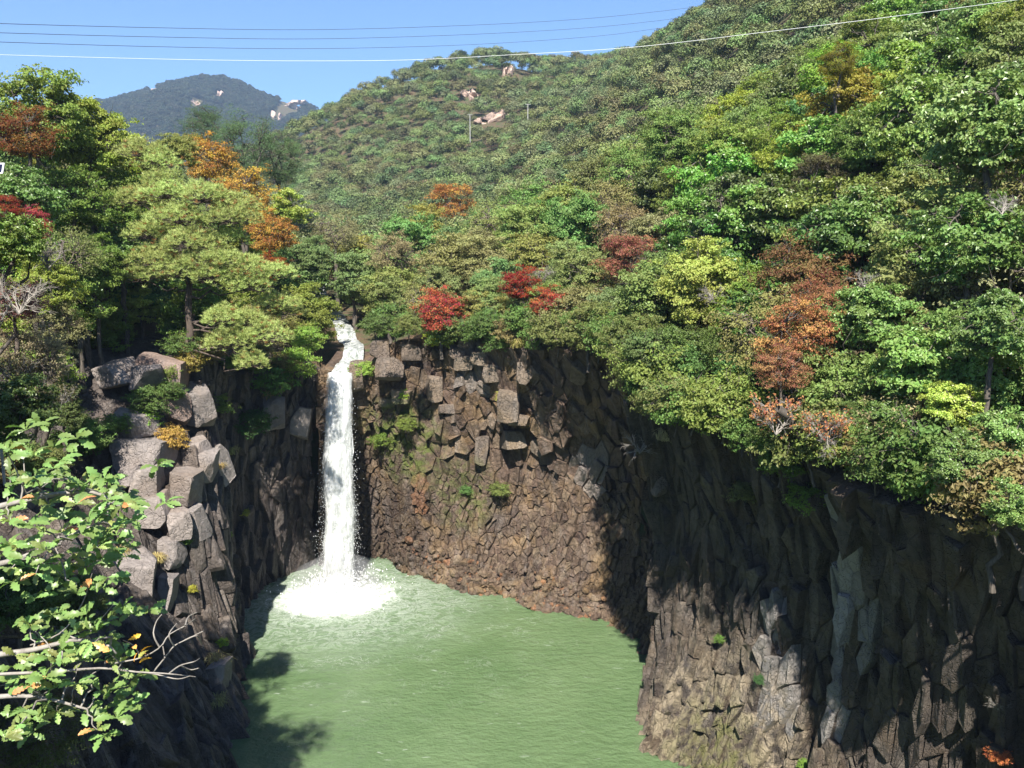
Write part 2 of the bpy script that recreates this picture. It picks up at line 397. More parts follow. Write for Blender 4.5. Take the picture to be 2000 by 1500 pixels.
BACK_C = [((-16.6, 71.2), (-16.4, 71.2, 9), (-15.7, 70.6, 17.2)), ((-12.5, 71.3), (-12.6, 71, 9), (-12.2, 70.3, 17.0)), ((-9.6, 69.3), (-9.6, 70.4, 8.5), (-10.0, 69.9, 19.2)),
          ((-5, 66.3), (-4.4, 69, 8.5), (-4.8, 68.8, 19.7)), ((0, 63.2), (2.2, 66.6, 8.5), (0.9, 64.4, 20)), ((5.0, 60.2), (7.8, 63, 9), (5.4, 58.9, 20.2)),
          ((8.4, 55.8), (11.2, 57.0, 9), (8.0, 53.4, 20)), ((9.3, 51.8), (10.9, 52.4, 9), (8.6, 49.4, 19.6))]
RIGHT_C = [((9.3, 51.8), (10.9, 52.4, 9), (8.6, 49.4, 19.6)), ((8.7, 49.0), (9.8, 50.0, 9), (7.7, 47.0, 19.3)), ((7.2, 45.5), (9.6, 47.0, 9), (8.0, 44.8, 19)), ((7.0, 42.0), (11.0, 43.0, 8.5), (9.4, 40.7, 18.6)),
           ((10.6, 37.6), (13.6, 38.3, 8.5), (11.7, 35.7, 18.5)), ((13.6, 32), (16.2, 32.4, 8.5), (14.1, 29.6, 18.5)), ((16.2, 26), (18.8, 26.6, 8.5), (16.6, 23.3, 18.5)), ((19, 17.5), (22.5, 19, 9), (20, 15.4, 18.5)), ((18, 8), (24.5, 8, 9), (23, 6, 18.5))]

def catmull(pts, u):
    pts = np.asarray(pts, float); n = len(pts)
    i = np.clip(np.floor(u).astype(int), 0, n-2); f = (u-i)[..., None]
    g = lambda k: pts[np.clip(k, 0, n-1)]
    p0, p1, p2, p3 = g(i-1), g(i), g(i+1), g(i+2)
    return .5*((2*p1) + (p2-p0)*f + (2*p0-5*p1+4*p2-p3)*f**2 + (3*p1-p0-3*p2+p3)*f**3)

class Sheet:
    def __init__(self, ctrl, disp):
        self.c = [np.array([(b[0], b[1], -.8) for b, m, t in ctrl]), np.array([m for b, m, t in ctrl]), np.array([t for b, m, t in ctrl])]
        self.n = len(ctrl); self.disp = disp
        uu = np.linspace(0, self.n-1, 600); mid = catmull(self.c[1], uu)
        L = np.concatenate([[0], np.cumsum(np.linalg.norm(np.diff(mid, axis=0), axis=1))])
        self.L = L[-1]; self._u, self._l = uu, L
    def base(self, s, v):
        u = np.interp(s, self._l, self._u); v = np.asarray(v)[..., None]
        a, b, c = (catmull(k, u) for k in self.c)
        return a*(2*(v-.5)*(v-1)) + b*(4*v*(1-v)) + c*(2*v*(v-.5))
    def frame(self, s, v):
        e = .05
        p = self.base(s, v); ps = self.base(s+e, v)-self.base(s-e, v); pv = self.base(s, v+e*.1)-self.base(s, v-e*.1)
        n = np.cross(pv, ps); n /= np.linalg.norm(n, axis=-1, keepdims=True)+1e-9
        c = np.array([-4., 48., 9.]) - p
        sg = np.sign((n*c).sum(-1, keepdims=True)); sg[sg == 0] = 1
        return p, n*sg
    def at(self, s, v, d=0.0):
        p, n = self.frame(s, v)
        return p + n*(self.disp(s, v)+d)[..., None]

def sstep(a, b, x):
    t = np.clip((x-a)/(b-a), 0, 1); return t*t*(3-2*t)
def disp_back(s, v):
    z = v*19
    led = .75*sstep(-.25, .25, z-(13.0+.9*vnoise(s*.35, 0, seed=11)+.5*vnoise(s*1.3, 0, seed=12)))
    big = .75*fbm(s*.22, v*2.2, seed=21) + .35*fbm(s*.8, v*5, seed=22)
    col = .30*np.abs(vnoise(s*.55, v*.8, seed=23))
    fallnotch = -1.4*np.exp(-((s-4.2)/1.9)**2)*sstep(.0, .5, 1.1-v)
    return led + big + col + fallnotch - .35
def disp_right(s, v):
    big = .8*fbm(s*.22, v*.9, seed=31) + .8*(1-2*np.abs(vnoise(s*.42, v*.9, seed=32))) + .4*vnoise(s*1.1, v*1.3, seed=33)
    return big - .2 + .35*sstep(.75, .9, v + .08*vnoise(s*.5, 0, seed=34))
def disp_left(s, v):
    big = 1.2*fbm(s*.2, v*1.8, seed=41) + .5*fbm(s*.7, v*5, seed=42)
    stairs = .35*np.abs(vnoise(s*.5, v*7, seed=43))
    return big + stairs - .3
SH = {'left': Sheet(LEFT_C, disp_left), 'back': Sheet(BACK_C, disp_back), 'right': Sheet(RIGHT_C, disp_right)}

# grid of cliff points used to seat plants on the rock
_cl = []
for k, S in SH.items():
    ss, vv = np.meshgrid(np.arange(0, S.L, .25), np.linspace(0, 1, 80)); q = S.at(ss, vv); _cl.append(q.reshape(-1, 3))
_cl = np.concatenate(_cl); _clx, _cly, _cld = proj(_cl)
def cliff_pt(px, py, tol=14):
    ok = (np.hypot(_clx-px, _cly-py) < tol) & (_cld > 5)
    if not ok.any(): return None
    i = np.where(ok)[0]; return _cl[i[np.argmin(_cld[i])]]

# gorge outline (a little behind the cliff tops) used to sink the ground sheet
def rim_poly(off):
    pts = []
    for k in ('left', 'back', 'right'):
        S = SH[k]; s = np.linspace(0, S.L, 60); p, n = S.frame(s, np.ones_like(s))
        nn = n.copy(); nn[:, 2] = 0; nn /= np.linalg.norm(nn, axis=1, keepdims=True)
        pts.append((p-nn*off)[:, :2])
    pts.append(np.array([(26, -60), (-13, -60)], float))
    return np.concatenate(pts)
def inside(poly, x, y):
    r = np.zeros(np.shape(x), bool); n = len(poly); j = n-1
    for i in range(n):
        xi, yi = poly[i]; xj, yj = poly[j]
        c = ((yi > y) != (yj > y)) & (x < (xj-xi)*(y-yi)/(yj-yi+1e-12)+xi)
        r ^= c; j = i
    return r
RIM0, RIM1 = rim_poly(.0), rim_poly(5.0)
def rim_top(off):
    out = []
    for k in ('left', 'back', 'right'):
        S = SH[k]; s = np.linspace(0, S.L, 120); p, n = S.frame(s, np.ones_like(s)); nn = n.copy(); nn[:, 2] = 0; nn /= np.linalg.norm(nn, axis=1, keepdims=True); out.append(p-nn*off)
    return np.concatenate(out)
RIMT = rim_top(.6)

STREAM = np.array([(-13.75, 69.3, 16.95), (-13.7, 71, 17.35), (-13.6, 73.2, 17.55), (-13.6, 74.2, 18.3), (-14.2, 77.5, 18.45), (-15.2, 80, 18.6), (-15.6, 81.2, 19.2), (-16.9, 86, 19.6), (-18.8, 91.5, 20.4), (-21.5, 99, 21.0), (-25, 112, 22.0)])
STREAM_W = np.array([.95, .9, .95, .85, .85, .9, .85, .8, .75, .8, 1.0])
def stream_d(x, y):
    d = np.full(np.shape(x), 1e9); z = np.zeros(np.shape(x))
    for a, b in zip(STREAM[:-1], STREAM[1:]):
        ab = (b-a)[:2]; t = np.clip(((x-a[0])*ab[0]+(y-a[1])*ab[1])/(ab@ab), 0, 1)
        dd = np.hypot(x-a[0]-t*ab[0], y-a[1]-t*ab[1]); m = dd < d
        d = np.where(m, dd, d); z = np.where(m, a[2]+t*(b[2]-a[2]), z)
    return d, z
def G(x, y):
    x = np.asarray(x, float); y = np.asarray(y, float)
    z = H(x, y); d, zs = stream_d(x, y)
    k = 1-sstep(1.3, 4.5, d)
    return z*(1-k) + (zs-.45)*k

# ------------------------------------------------------------------ ground sheet
def axis(lo, hi, dense_lo, dense_hi, step, grow=1.18):
    a = list(np.arange(dense_lo, dense_hi, step)); s = step; x = dense_hi
    while x < hi: a.append(x); s *= grow; x += s
    a.append(hi); s = step; x = dense_lo
    pre = []
    while x > lo:
        s *= grow; x -= s; pre.append(max(x, lo))
    return np.array(sorted(set(pre + a)))
gx = axis(-3500, 3500, -70, 75, 1.25, 1.1); gy = axis(-600, 1350, -20, 150, 1.25, 1.06)
X, Y = np.meshgrid(gx, gy)
Z = np.concatenate([G(X[i:i+20], Y[i:i+20]) for i in range(0, len(gy), 20)])
Z = np.where(inside(RIM1, X, Y), -4.0, Z)
def grid_faces(r, c):
    i = np.arange(r*c).reshape(r, c)
    return np.stack([i[:-1, :-1], i[:-1, 1:], i[1:, 1:], i[1:, :-1]], -1).reshape(-1, 4)
g = link('ground', mesh_np('ground', np.stack([X, Y, Z], -1).reshape(-1, 3), grid_faces(*X.shape), [M['ground']], smooth=True))
tag(g, 'forest floor of leaf litter on the gorge rim and hill slopes', kind='structure')

# ------------------------------------------------------------------ columnar basalt pieces: voronoi cells extruded from the cliff sheet
def voronoi(pts, lo, hi, kn=22):
    cells = []; n = len(pts); order = None
    for i0 in range(0, n, 400):
        blk = pts[i0:i0+400]
        d = ((blk[:, None]-pts[None])**2).sum(2)
        idx = np.argpartition(d, min(kn+1, n-1), axis=1)[:, :kn+1]
        for r in range(len(blk)):
            p = blk[r]; poly = [(lo[0], lo[1]), (hi[0], lo[1]), (hi[0], hi[1]), (lo[0], hi[1])]
            ids = idx[r][np.argsort(d[r][idx[r]])]
            for j in ids:
                if j == i0+r: continue
                q = pts[j]
                if d[r][j] > 4*max((A[0]-p[0])**2+(A[1]-p[1])**2 for A in poly): break
                mx, my = (p[0]+q[0])/2, (p[1]+q[1])/2; nx, ny = q[0]-p[0], q[1]-p[1]
                out = []; m = len(poly)
                for a in range(m):
                    A, B = poly[a], poly[(a+1) % m]
                    da = (A[0]-mx)*nx+(A[1]-my)*ny; db = (B[0]-mx)*nx+(B[1]-my)*ny
                    if da <= 0: out.append(A)
                    if (da < 0 < db) or (db < 0 < da):
                        t = da/(da-db); out.append((A[0]+t*(B[0]-A[0]), A[1]+t*(B[1]-A[1])))
                poly = out
                if len(poly) < 3: break
            cells.append(np.array(poly) if len(poly) >= 3 else None)
    return cells

def scatter_cells(L, Hh, zones, rng):
    """zones: function (s,z)->(ds,dz) local spacing; points laid in jittered rows"""
    pts = []; z = 0.0; row = 0
    while z < Hh:
        s = rng.uniform(0, .5); 
        zmin = 9
        while s < L:
            ds, dz = zones(s, z)
            pts.append((s+rng.normal()*ds*.34, z+rng.normal()*dz*.40 + (dz*.5 if int(s/ds) % 2 else 0)))
            s += ds*rng.uniform(.7, 1.3); zmin = min(zmin, dz)
        z += zmin*.92; row += 1
    return np.array(pts)

def build_cliff(key, name, mat, zones, tilt, nseed, label, proud, pale_boxes=(), rust_boxes=(), zscale=19.0, colamp=.25):
    S = SH[key]; rng = np.random.default_rng(nseed)
    # backing sheet
    ss, vv = np.meshgrid(np.linspace(0, S.L, int(S.L/.35)), np.linspace(0, 1.0, 56))
    bk = S.at(ss, vv, np.full(ss.shape, -.32))
    # apron from the cliff top back to the ground
    p, n = S.frame(ss[-1], vv[-1]); nn = n.copy(); nn[:, 2] = 0; nn /= np.linalg.norm(nn, axis=1, keepdims=True)
    rows = [bk]
    top = bk[-1]
    for off in (.5, 1.5, 3.2, 5.0, 7.0):
        q = top - nn*off; zz = G(q[:, 0], q[:, 1]); k = min(1, off/3.0)
        q[:, 2] = top[:, 2]*(1-k) + (zz+.06)*k if off < 6 else zz-.25
        rows.append(q[None])
    V = np.concatenate(rows); nv = V.shape[0]*V.shape[1]
    root = link(name, mesh_np(name, V.reshape(-1, 3), grid_faces(*V.shape[:2]), [mat], {'pv': np.full(nv, .3), 'pale': np.zeros(nv), 'rust': np.zeros(nv)}, smooth=True))
    tag(root, label, kind='structure')
    pts = []
    raw = scatter_cells(S.L, zscale, zones, rng)
    AS = 1.0
    # random thinning where the zone spacing is larger than the row spacing
    keep = []; grid = {}
    for q in raw[rng.permutation(len(raw))]:
        ds, dz = zones(q[0], q[1]); kz = .75+.9*rng.random()**2; ds *= kz; dz *= kz; gxk, gzk = int(q[0]/1.2), int(q[1]/4.2); ok = True
        for a in (-1, 0, 1):
            for b in (-1, 0, 1):
                for (r0, r1) in grid.get((gxk+a, gzk+b), ()):
                    if ((r0-q[0])/ds)**2 + ((r1-q[1])/dz)**2 < .42: ok = False; break
                if not ok: break
            if not ok: break
        if ok: grid.setdefault((gxk, gzk), []).append((q[0], q[1])); keep.append(q)
    pts = np.array(keep)
    zm = np.array([zones(a, b) for a, b in pts]); asp = float(np.median(zm[:, 1]/zm[:, 0]))
    sc_pts = pts*np.array([1, 1/asp])
    cells = voronoi(sc_pts, (0, 0), (S.L, zscale/asp))
    pieces = []; cs = []; SHR = []
    for c in cells:
        if c is None: continue
        c = c*np.array([1, asp]); cm = c.mean(0); ds_, dz_ = zones(cm[0], cm[1])
        c = np.stack([np.clip(c[:, 0], cm[0]-1.3*ds_, cm[0]+1.3*ds_), np.clip(c[:, 1], cm[1]-1.1*dz_, cm[1]+1.1*dz_)], 1); w_ = np.ptp(c[:, 0]); h_ = np.ptp(c[:, 1])
        if w_ < .05 or h_ < .05: continue
        cs.append((c, c.mean(0), w_, h_))
    ctrs = np.array([k[1] for k in cs])
    PC, NC = S.frame(np.clip(ctrs[:, 0], 0, S.L), np.clip(ctrs[:, 1]/zscale, 0, 1))
    DC = S.disp(np.clip(ctrs[:, 0], 0, S.L), np.clip(ctrs[:, 1]/zscale, 0, 1))
    DC = DC + colamp*vnoise(np.floor(ctrs[:, 0]/.55+.4*vnoise(ctrs[:, 1]*.3, 0, seed=7)), ctrs[:, 1]*.12, seed=nseed)
    PX, PY, DEP = proj(PC)
    rr, meta = [], []
    for (c, ctr, w_, h_), px, py in zip(cs, PX, PY):
        m = len(c); big = min(w_, h_); g_ = .006+.012*big
        sh1 = max(.6, 1-g_/max(.1, big)*1.1); bev = min(.06, .10*big)
        cj = c + rng.normal(size=c.shape)*.03*big
        k1 = sh1*(1-bev/max(big, .2)*1.2)
        rr.append(np.concatenate([ctr[None], ctr+(cj-ctr)*k1*.6, ctr+(cj-ctr)*k1, ctr+(cj-ctr)*sh1, ctr+(cj-ctr)*sh1*.98])); meta.append((m, big, bev))
    allr = np.concatenate(rr); base = S.base(np.clip(allr[:, 0], 0, S.L), np.clip(allr[:, 1]/zscale, 0, 1.02)); o = 0
    for i, (c, ctr, w_, h_) in enumerate(cs):
        m, big, bev = meta[i]; r = rr[i]; k = len(r); px, py, dep = PX[i], PY[i], DEP[i]
        dc = DC[i] + rng.normal()*proud*(.4+big*.6)
        tz = rng.normal()*.14 + tilt; tx = rng.normal()*.16
        dd = np.concatenate([[rng.normal()*.03], rng.normal(size=m)*.05*min(1.2, big+.3), rng.normal(size=m)*.02*min(1.5, big+.4), np.full(m, -bev), np.full(m, -.75-.3*big)])
        off = dc + dd - tz*(r[:, 1]-ctr[1]) + tx*(r[:, 0]-ctr[0])
        V = base[o:o+k] + NC[i]*off[:, None]; o += k
        F = []
        for a_ in range(m):
            b_ = (a_+1) % m
            F.append((0, 1+a_, 1+b_, 1+b_))
            for q in (0, 1, 2): F.append((1+q*m+a_, 1+q*m+m+a_, 1+q*m+m+b_, 1+q*m+b_))
        pv = np.clip(rng.normal(.5, .22), 0, 1); pale = 0.0; rust = 0.0
        for (x0, y0, x1, y1, kk) in pale_boxes:
            if x0 < px < x1 and y0 < py < y1: pale = kk*rng.uniform(.7, 1.0)
        for (x0, y0, x1, y1, kk) in rust_boxes:
            if x0 < px < x1 and y0 < py < y1: rust = kk*rng.uniform(.6, 1.0)
        vis = (-20 < px < 2020) and (-20 < py < 1520)
        pieces.append((w_*h_/dep**2 if vis else 0.0, V, F, pv, pale, rust))
    order = sorted(range(len(pieces)), key=lambda i: -pieces[i][0])
    def mk(nm, lst):
        Vs, Fs, a1, a2, a3 = [], [], [], [], []; o = 0
        for i in lst:
            _, V, F, pv, pale, rust = pieces[i]
            Vs.append(V); k = len(V)
            for f in F: Fs.append([f[0]+o, f[1]+o, f[2]+o] if f[2] == f[3] else [x+o for x in f])
            a1 += [pv]*k; a2 += [pale]*k; a3 += [rust]*k; o += k
        return mesh_np(nm, np.concatenate(Vs), Fs, [mat], {'pv': a1, 'pale': a2, 'rust': a3})
    for i in order[:300]: link('basalt_column', mk('basalt_column', [i]), root)
    rest = link('columnar_basalt', mk('columnar_basalt', order[300:]), root); rest['kind'] = 'stuff'
    print(key, 'pieces', len(pieces))
    return root

def z_back(s, z):
    j = z + .9*math.sin(s*.9)
    if j > 12.8: return (.62, .85)
    if j > 9.6 and 8.0 < s: return (.5, 2.6) if s < 15 else (.6, 2.2)
    if j < 2.5: return (.30, .30)
    return (.32, .66)
def z_right(s, z):
    return (.32, .85) if z < 5 else ((.38, 1.9) if z < 14.5 else (.55, 1.6))
def z_left(s, z):
    if s > 47: return (.42, 1.5)
    return (.75, 1.9) if z > 6 else (.6, 1.7)
CB = build_cliff('back', 'cliff_back', M['rock_back'], z_back, -.07, 5, 'sunlit brown basalt cliff curving right from the waterfall', .10,
                 pale_boxes=[(1110, 880, 1180, 960, .35), (900, 680, 960, 760, .3)], rust_boxes=[(770, 1100, 850, 1130, .9), (805, 920, 835, 1000, .55)])
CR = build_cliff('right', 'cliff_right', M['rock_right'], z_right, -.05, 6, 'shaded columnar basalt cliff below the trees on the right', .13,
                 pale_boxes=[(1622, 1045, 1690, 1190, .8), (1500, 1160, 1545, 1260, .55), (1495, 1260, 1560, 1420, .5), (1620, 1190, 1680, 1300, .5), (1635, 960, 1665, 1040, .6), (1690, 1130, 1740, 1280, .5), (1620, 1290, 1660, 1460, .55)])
CLF = build_cliff('left', 'cliff_left', M['rock_left'], z_left, -.05, 8, 'dark basalt cliff left of the pool below the pine', .2)

# ------------------------------------------------------------------ cut rocks
def ico(sub):
    t = (1+5**.5)/2
    v = [(-1, t, 0), (1, t, 0), (-1, -t, 0), (1, -t, 0), (0, -1, t), (0, 1, t), (0, -1, -t), (0, 1, -t), (t, 0, -1), (t, 0, 1), (-t, 0, -1), (-t, 0, 1)]
    f = [(0, 11, 5), (0, 5, 1), (0, 1, 7), (0, 7, 10), (0, 10, 11), (1, 5, 9), (5, 11, 4), (11, 10, 2), (10, 7, 6), (7, 1, 8), (3, 9, 4), (3, 4, 2), (3, 2, 6), (3, 6, 8), (3, 8, 9), (4, 9, 5), (2, 4, 11), (6, 2, 10), (8, 6, 7), (9, 8, 1)]
    v = [np.array(x)/np.linalg.norm(x) for x in v]
    for _ in range(sub):
        c = {}; nf = []
        def md(a, b):
            k = (min(a, b), max(a, b))
            if k not in c:
                q = v[a]+v[b]; v.append(q/np.linalg.norm(q)); c[k] = len(v)-1
            return c[k]
        for a, b, d in f:
            x, y, z = md(a, b), md(b, d), md(d, a); nf += [(a, x, z), (b, y, x), (d, z, y), (x, y, z)]
        f = nf
    return np.array(v), np.array(f)
ICO = {k: ico(k) for k in (0, 1, 2, 3)}
def cut_rock(rng, sub, dims, nplanes=10, depth=(.45, .85), rough=.03, blocky=False):
    v, f = ICO[sub]; v = v*1.3
    if blocky:
        for ax in range(3):
            for sg in (-1, 1):
                n = np.eye(3)[ax]*sg + rng.normal(size=3)*.16; n /= np.linalg.norm(n); v = v - np.outer(np.maximum(0, v@n-rng.uniform(.62, .82))*.98, n)
    for _ in range(nplanes):
        n = rng.normal(size=3); n /= np.linalg.norm(n); d = rng.uniform(*depth)
        ex = np.maximum(0, v@n-d); v = v - np.outer(ex*.97, n)
    if rough: v = v*(1+rough*fbm(v[:, 0]*3+rng.uniform(0, 50), v[:, 1]*3, v[:, 2]*3, 3)[:, None])
    return v*np.asarray(dims), f
def rock_attrs(n, pv, pale=0, rust=0): return {'pv': np.full(n, pv), 'pale': np.full(n, pale), 'rust': np.full(n, rust)}

# big blocks proud of the upper back wall
rng = np.random.default_rng(12)
for (px, py, w_, h_) in [(985, 800, 52, 62), (1000, 870, 46, 40), (930, 870, 30, 60), (895, 720, 44, 34), (880, 690, 34, 30), (840, 755, 36, 46), (800, 700, 40, 34), (760, 735, 50, 48), (735, 690, 40, 40), (955, 745, 38, 36), (1025, 735, 36, 44), (905, 655, 34, 26),
                         (860, 800, 40, 20), (745, 795, 34, 20), (1010, 830, 50, 26), (1040, 880, 30, 36), (1285, 955, 30, 34), (700, 745, 30, 60), (790, 770, 44, 26), (925, 700, 36, 30)]:
    q = cliff_pt(px, py)
    if q is None: continue
    dep = proj(q)[2]; a, b = w_/FPX*dep*.62, h_/FPX*dep*.62
    v, f = cut_rock(rng, 2, (a, .55*(a+b)*.8, b), 5, (.7, .95), .03, True)
    v = v + np.array([0, -.05, 0])
    r = link('rock_block', mesh_np('rock_block', v, f, [M['rock_back']], rock_attrs(len(v), rng.uniform(.55, 1), .12)), CB, loc=q)
# stones of the scree at the foot of the back wall
Vs, Fs, A1, A3, o = [], [], [], [], 0
S = SH['back']
for i in range(2600):
    s = rng.uniform(6.5, 27); v_ = rng.uniform(.03, .19)*rng.uniform(.5, 1.0)*(1.25-.02*s)
    q = S.at(np.array([s]), np.array([v_]), np.array([rng.uniform(.0, .35)]))[0]
    sz = rng.uniform(.07, .2)*(1+rng.random()**6*1.6)
    v, f = cut_rock(rng, 1 if sz > .2 else 0, sz*rng.uniform(.7, 1.3, 3), 5, (.4, .8), 0)
    Vs.append(v+q); Fs.append(f+o); o += len(v); A1 += [rng.uniform(.2, 1)]*len(v); A3 += [.5 if rng.random() < .12 else 0]*len(v)
tl = link('scree', mesh_np('scree', np.concatenate(Vs), np.concatenate(Fs), [M['rock_back']], {'pv': A1, 'pale': np.zeros(o), 'rust': A3}), CB); tl['kind'] = 'stuff'

# boulders on the left promontory, each a thing
BOULD = [
 (300, 880, 62, 50, 'pale rounded boulder on the left cliff under the lime bush'),
 (300, 935, 42, 46, 'tall grey boulder just below the pale rounded boulder'),
 (258, 915, 40, 30, 'low flat grey boulder left of the tall grey boulder'),
 (298, 985, 46, 42, 'dark grey block under the tall grey boulder on the cliff edge'),
 (372, 945, 42, 44, 'purple grey square boulder right of the tall grey boulder'),
 (410, 900, 30, 40, 'brown upright rock with a shadowed crack right of the autumn bush'),
 (440, 905, 28, 46, 'narrow brown rock slab at the right edge of the promontory'),
 (395, 870, 34, 26, 'small angular rock beneath the autumn bush'),
 (285, 735, 50, 30, 'purple grey slanting slab left of the pine roots'),
 (330, 720, 52, 46, 'orange brown rock ledge directly below the pine trunk'),
 (335, 775, 34, 44, 'grey rock face with a sharp shadow edge below the orange ledge'),
 (395, 790, 40, 52, 'streaked dark rock column under the hanging pine bough'),
 (230, 730, 46, 34, 'shaded lilac grey boulder on the left bank above the promontory'),
 (255, 820, 40, 40, 'brown sloping rock left of the lime bush'),
 (355, 1010, 24, 44, 'reddish brown rock pillar beside the yellow sprig'),
 (395, 1030, 16, 46, 'thin pinkish rock pillar near the cliff edge'),
 (345, 1080, 26, 44, 'tan rock pillar in the middle of the left cliff'),
 (270, 1120, 58, 62, 'broad tan lichen covered rock behind the foreground oak'),
 (340, 1160, 20, 50, 'slender tan rock pillar above the bare grey branch'),
 (545, 810, 34, 40, 'brown rock knob draped with dry roots left of the waterfall'),
 (600, 830, 26, 44, 'dark wet rock just left of the waterfall'),
 (440, 1310, 26, 44, 'dry grassy rock stub at the water edge on the left'),
]
rng = np.random.default_rng(21)
for (px, py, w_, h_, lab) in BOULD:
    q = cliff_pt(px, py)
    if q is None: q = P(px, py, 55)
    q = q*.994+np.array([0, 0, CZ])*.006
    dep = proj(q)[2]; a, b = w_/FPX*dep*.80, h_/FPX*dep*.80
    v, f = cut_rock(rng, 3, (a*1.15, (a+b)*.6, b*1.2), 5, (.72, .98), .05, True)
    nm = 'boulder' if w_ > 30 else 'rock_pillar'
    o_ = link(nm, mesh_np(nm, v, f, [M['boulder']], rock_attrs(len(v), rng.uniform(.45, .95), rng.uniform(0, .2), .25 if 'orange' in lab else 0)), loc=q, rot=(rng.normal()*.1, rng.normal()*.15, rng.normal()*.3))
    tag(o_, lab, 'rock' if nm == 'rock_pillar' else 'boulder', 'rocks of the left promontory')

# ------------------------------------------------------------------ water
gx = np.arange(-27, 16, .28); gy = np.arange(-20, 78, .28); X, Y = np.meshgrid(gx, gy)
dd = np.hypot(X-FALL[0], Y-FALL[1])
Zw = .03*fbm(X*.8, Y*1.2, seed=61) + .16*np.exp(-(dd/5)**2)*fbm(X*1.1, Y*1.1, seed=62) + .05*np.exp(-(dd/14)**2)*np.sin(dd*3.2+2*fbm(X*.5, Y*.5, seed=63))
nv = X.size; top = np.stack([X, Y, Zw], -1).reshape(-1, 3); F = grid_faces(*X.shape)
pool = link('water', mesh_np('water', top, F, [M['water']], smooth=True)); tag(pool, 'milky green plunge pool under the waterfall', kind='structure')
gb = link('pool_bed', mesh_np('pool_bed', [(-27, -20, -3.5), (16, -20, -3.5), (16, 78, -3.5), (-27, 78, -3.5)], [[0, 1, 2, 3]], [M['ground']])); gb['kind'] = 'structure'; gb['label'] = 'bed of the pool'

wf = bpy.data.objects.new('waterfall', None); COL.objects.link(wf); wf.location = (FALL[0], FALL[1], 0)
tag(wf, 'white waterfall dropping from the notch in the cliff into the pool', 'waterfall')
def fall_sheet(r0, r1, nseed, back, fat, flare=1.0):
    nu, nvv = 49, 240; u = np.linspace(-1, 1, nu); t = np.linspace(0, 1, nvv); U, T = np.meshgrid(u, t)
    z = 17.0*(1-T) - .1*T
    cx = -13.75 + (-.05)*T + .10*vnoise(T*6, nseed, seed=71)
    cy = 69.4 - 2.9*np.sqrt(T) + back
    r = r0 + (r1-r0)*T**.8
    r = r*(1+.10*fbm(T*9, np.sign(U)*3, seed=72+nseed))
    ang = U*math.pi*.5
    x = cx + r*np.sin(ang); y = cy - fat*r*np.cos(ang)
    nz = fbm(U*3.5, T*7, nseed, 4, seed=73)
    y = y - (.15+.45*T)*nz; x = x + .10*fbm(U*3, T*22, nseed+5, 3, seed=74)*(.4+T)
    V = np.stack([x-FALL[0], y-FALL[1], z], -1).reshape(-1, 3)
    edge = np.clip(np.cos(ang)*1.15, 0, 1).ravel()
    return V, grid_faces(nvv, nu), edge
for (r0, r1, sd, back, fat, mat) in [(.92, 1.08, 1, 0, .55, 'fall_core'), (.98, 1.22, 2, -.1, .7, 'fall_veil'), (.98, 1.4, 3, -.18, .8, 'fall_veil')]:
    V, F, e = fall_sheet(r0, r1, sd, back, fat)
    link('falling_water' if mat == 'fall_core' else 'water_veil', mesh_np('falling_water', V, F, [M[mat]], {'edge': e}, smooth=True), wf)
# foam heap at the plunge
nr, na = 40, 120; R, A = np.meshgrid(np.linspace(0, 1, nr), np.linspace(0, 2*math.pi, na)); 
rad = R*(2.3+.7*np.cos(A)*0 + .6*fbm(np.cos(A)*1.6, np.sin(A)*1.6, seed=81)+.35*fbm(np.cos(A)*5, np.sin(A)*5, seed=84))
x = rad*np.cos(A)*1.08; y = rad*np.sin(A)*.95
h = 1.0*np.exp(-(R/.42)**2) + .35*np.exp(-(R/.75)**4) - .55*R**3 + .45*fbm(x*1.6, y*1.6, seed=82)*(1-R*.3)*1.1 + .14*fbm(x*5, y*5, seed=83)*(1-.5*R)
link('foam_heap', mesh_np('foam_heap', np.stack([x, y-.4, h], -1).reshape(-1, 3), grid_faces(na, nr), [M['foam']], smooth=True), wf)
# flying drops
rng = np.random.default_rng(31); v0, f0 = ICO[0]; Vs, Fs = [], []; n = 5200
k = rng.random(n)
for i in range(n):
    if k[i] < .45:      # along the fall
        t = rng.random()**.7; z = 17*(1-t); r = (1.0+.8*t)*(.8+abs(rng.normal())*.22); a = rng.uniform(0, math.pi); q = np.array([math.cos(a)*r, 3.1-2.9*math.sqrt(t)-math.sin(a)*r*.8, z])
        szz = rng.uniform(.008, .022)
    else:
        r = abs(rng.normal())*1.9; a = rng.uniform(0, 2*math.pi); q = np.array([math.cos(a)*r, math.sin(a)*r-.3, abs(rng.normal())*.9*math.exp(-r/4)+.1]); szz = rng.uniform(.012, .055)
    Vs.append(v0*szz*np.array([1, 1, 1.6])+q); Fs.append(f0+i*12)
sd = link('spray', mesh_np('spray', np.concatenate(Vs), np.concatenate(Fs), [M['foam']]), wf); sd['kind'] = 'stuff'
# mist round the foot of the fall
v, f = ICO[3]; mv = v*np.array([3.8, 3.0, 2.6])*(1+.15*fbm(v[:, 0]*2, v[:, 1]*2, v[:, 2]*2, seed=91)[:, None]); mv[:, 2] = np.maximum(mv[:, 2], -.2)
ms = link('mist', mesh_np('mist', mv+np.array([0, -.5, .3]), f, [M['mist']], smooth=True), wf); ms['kind'] = 'stuff'
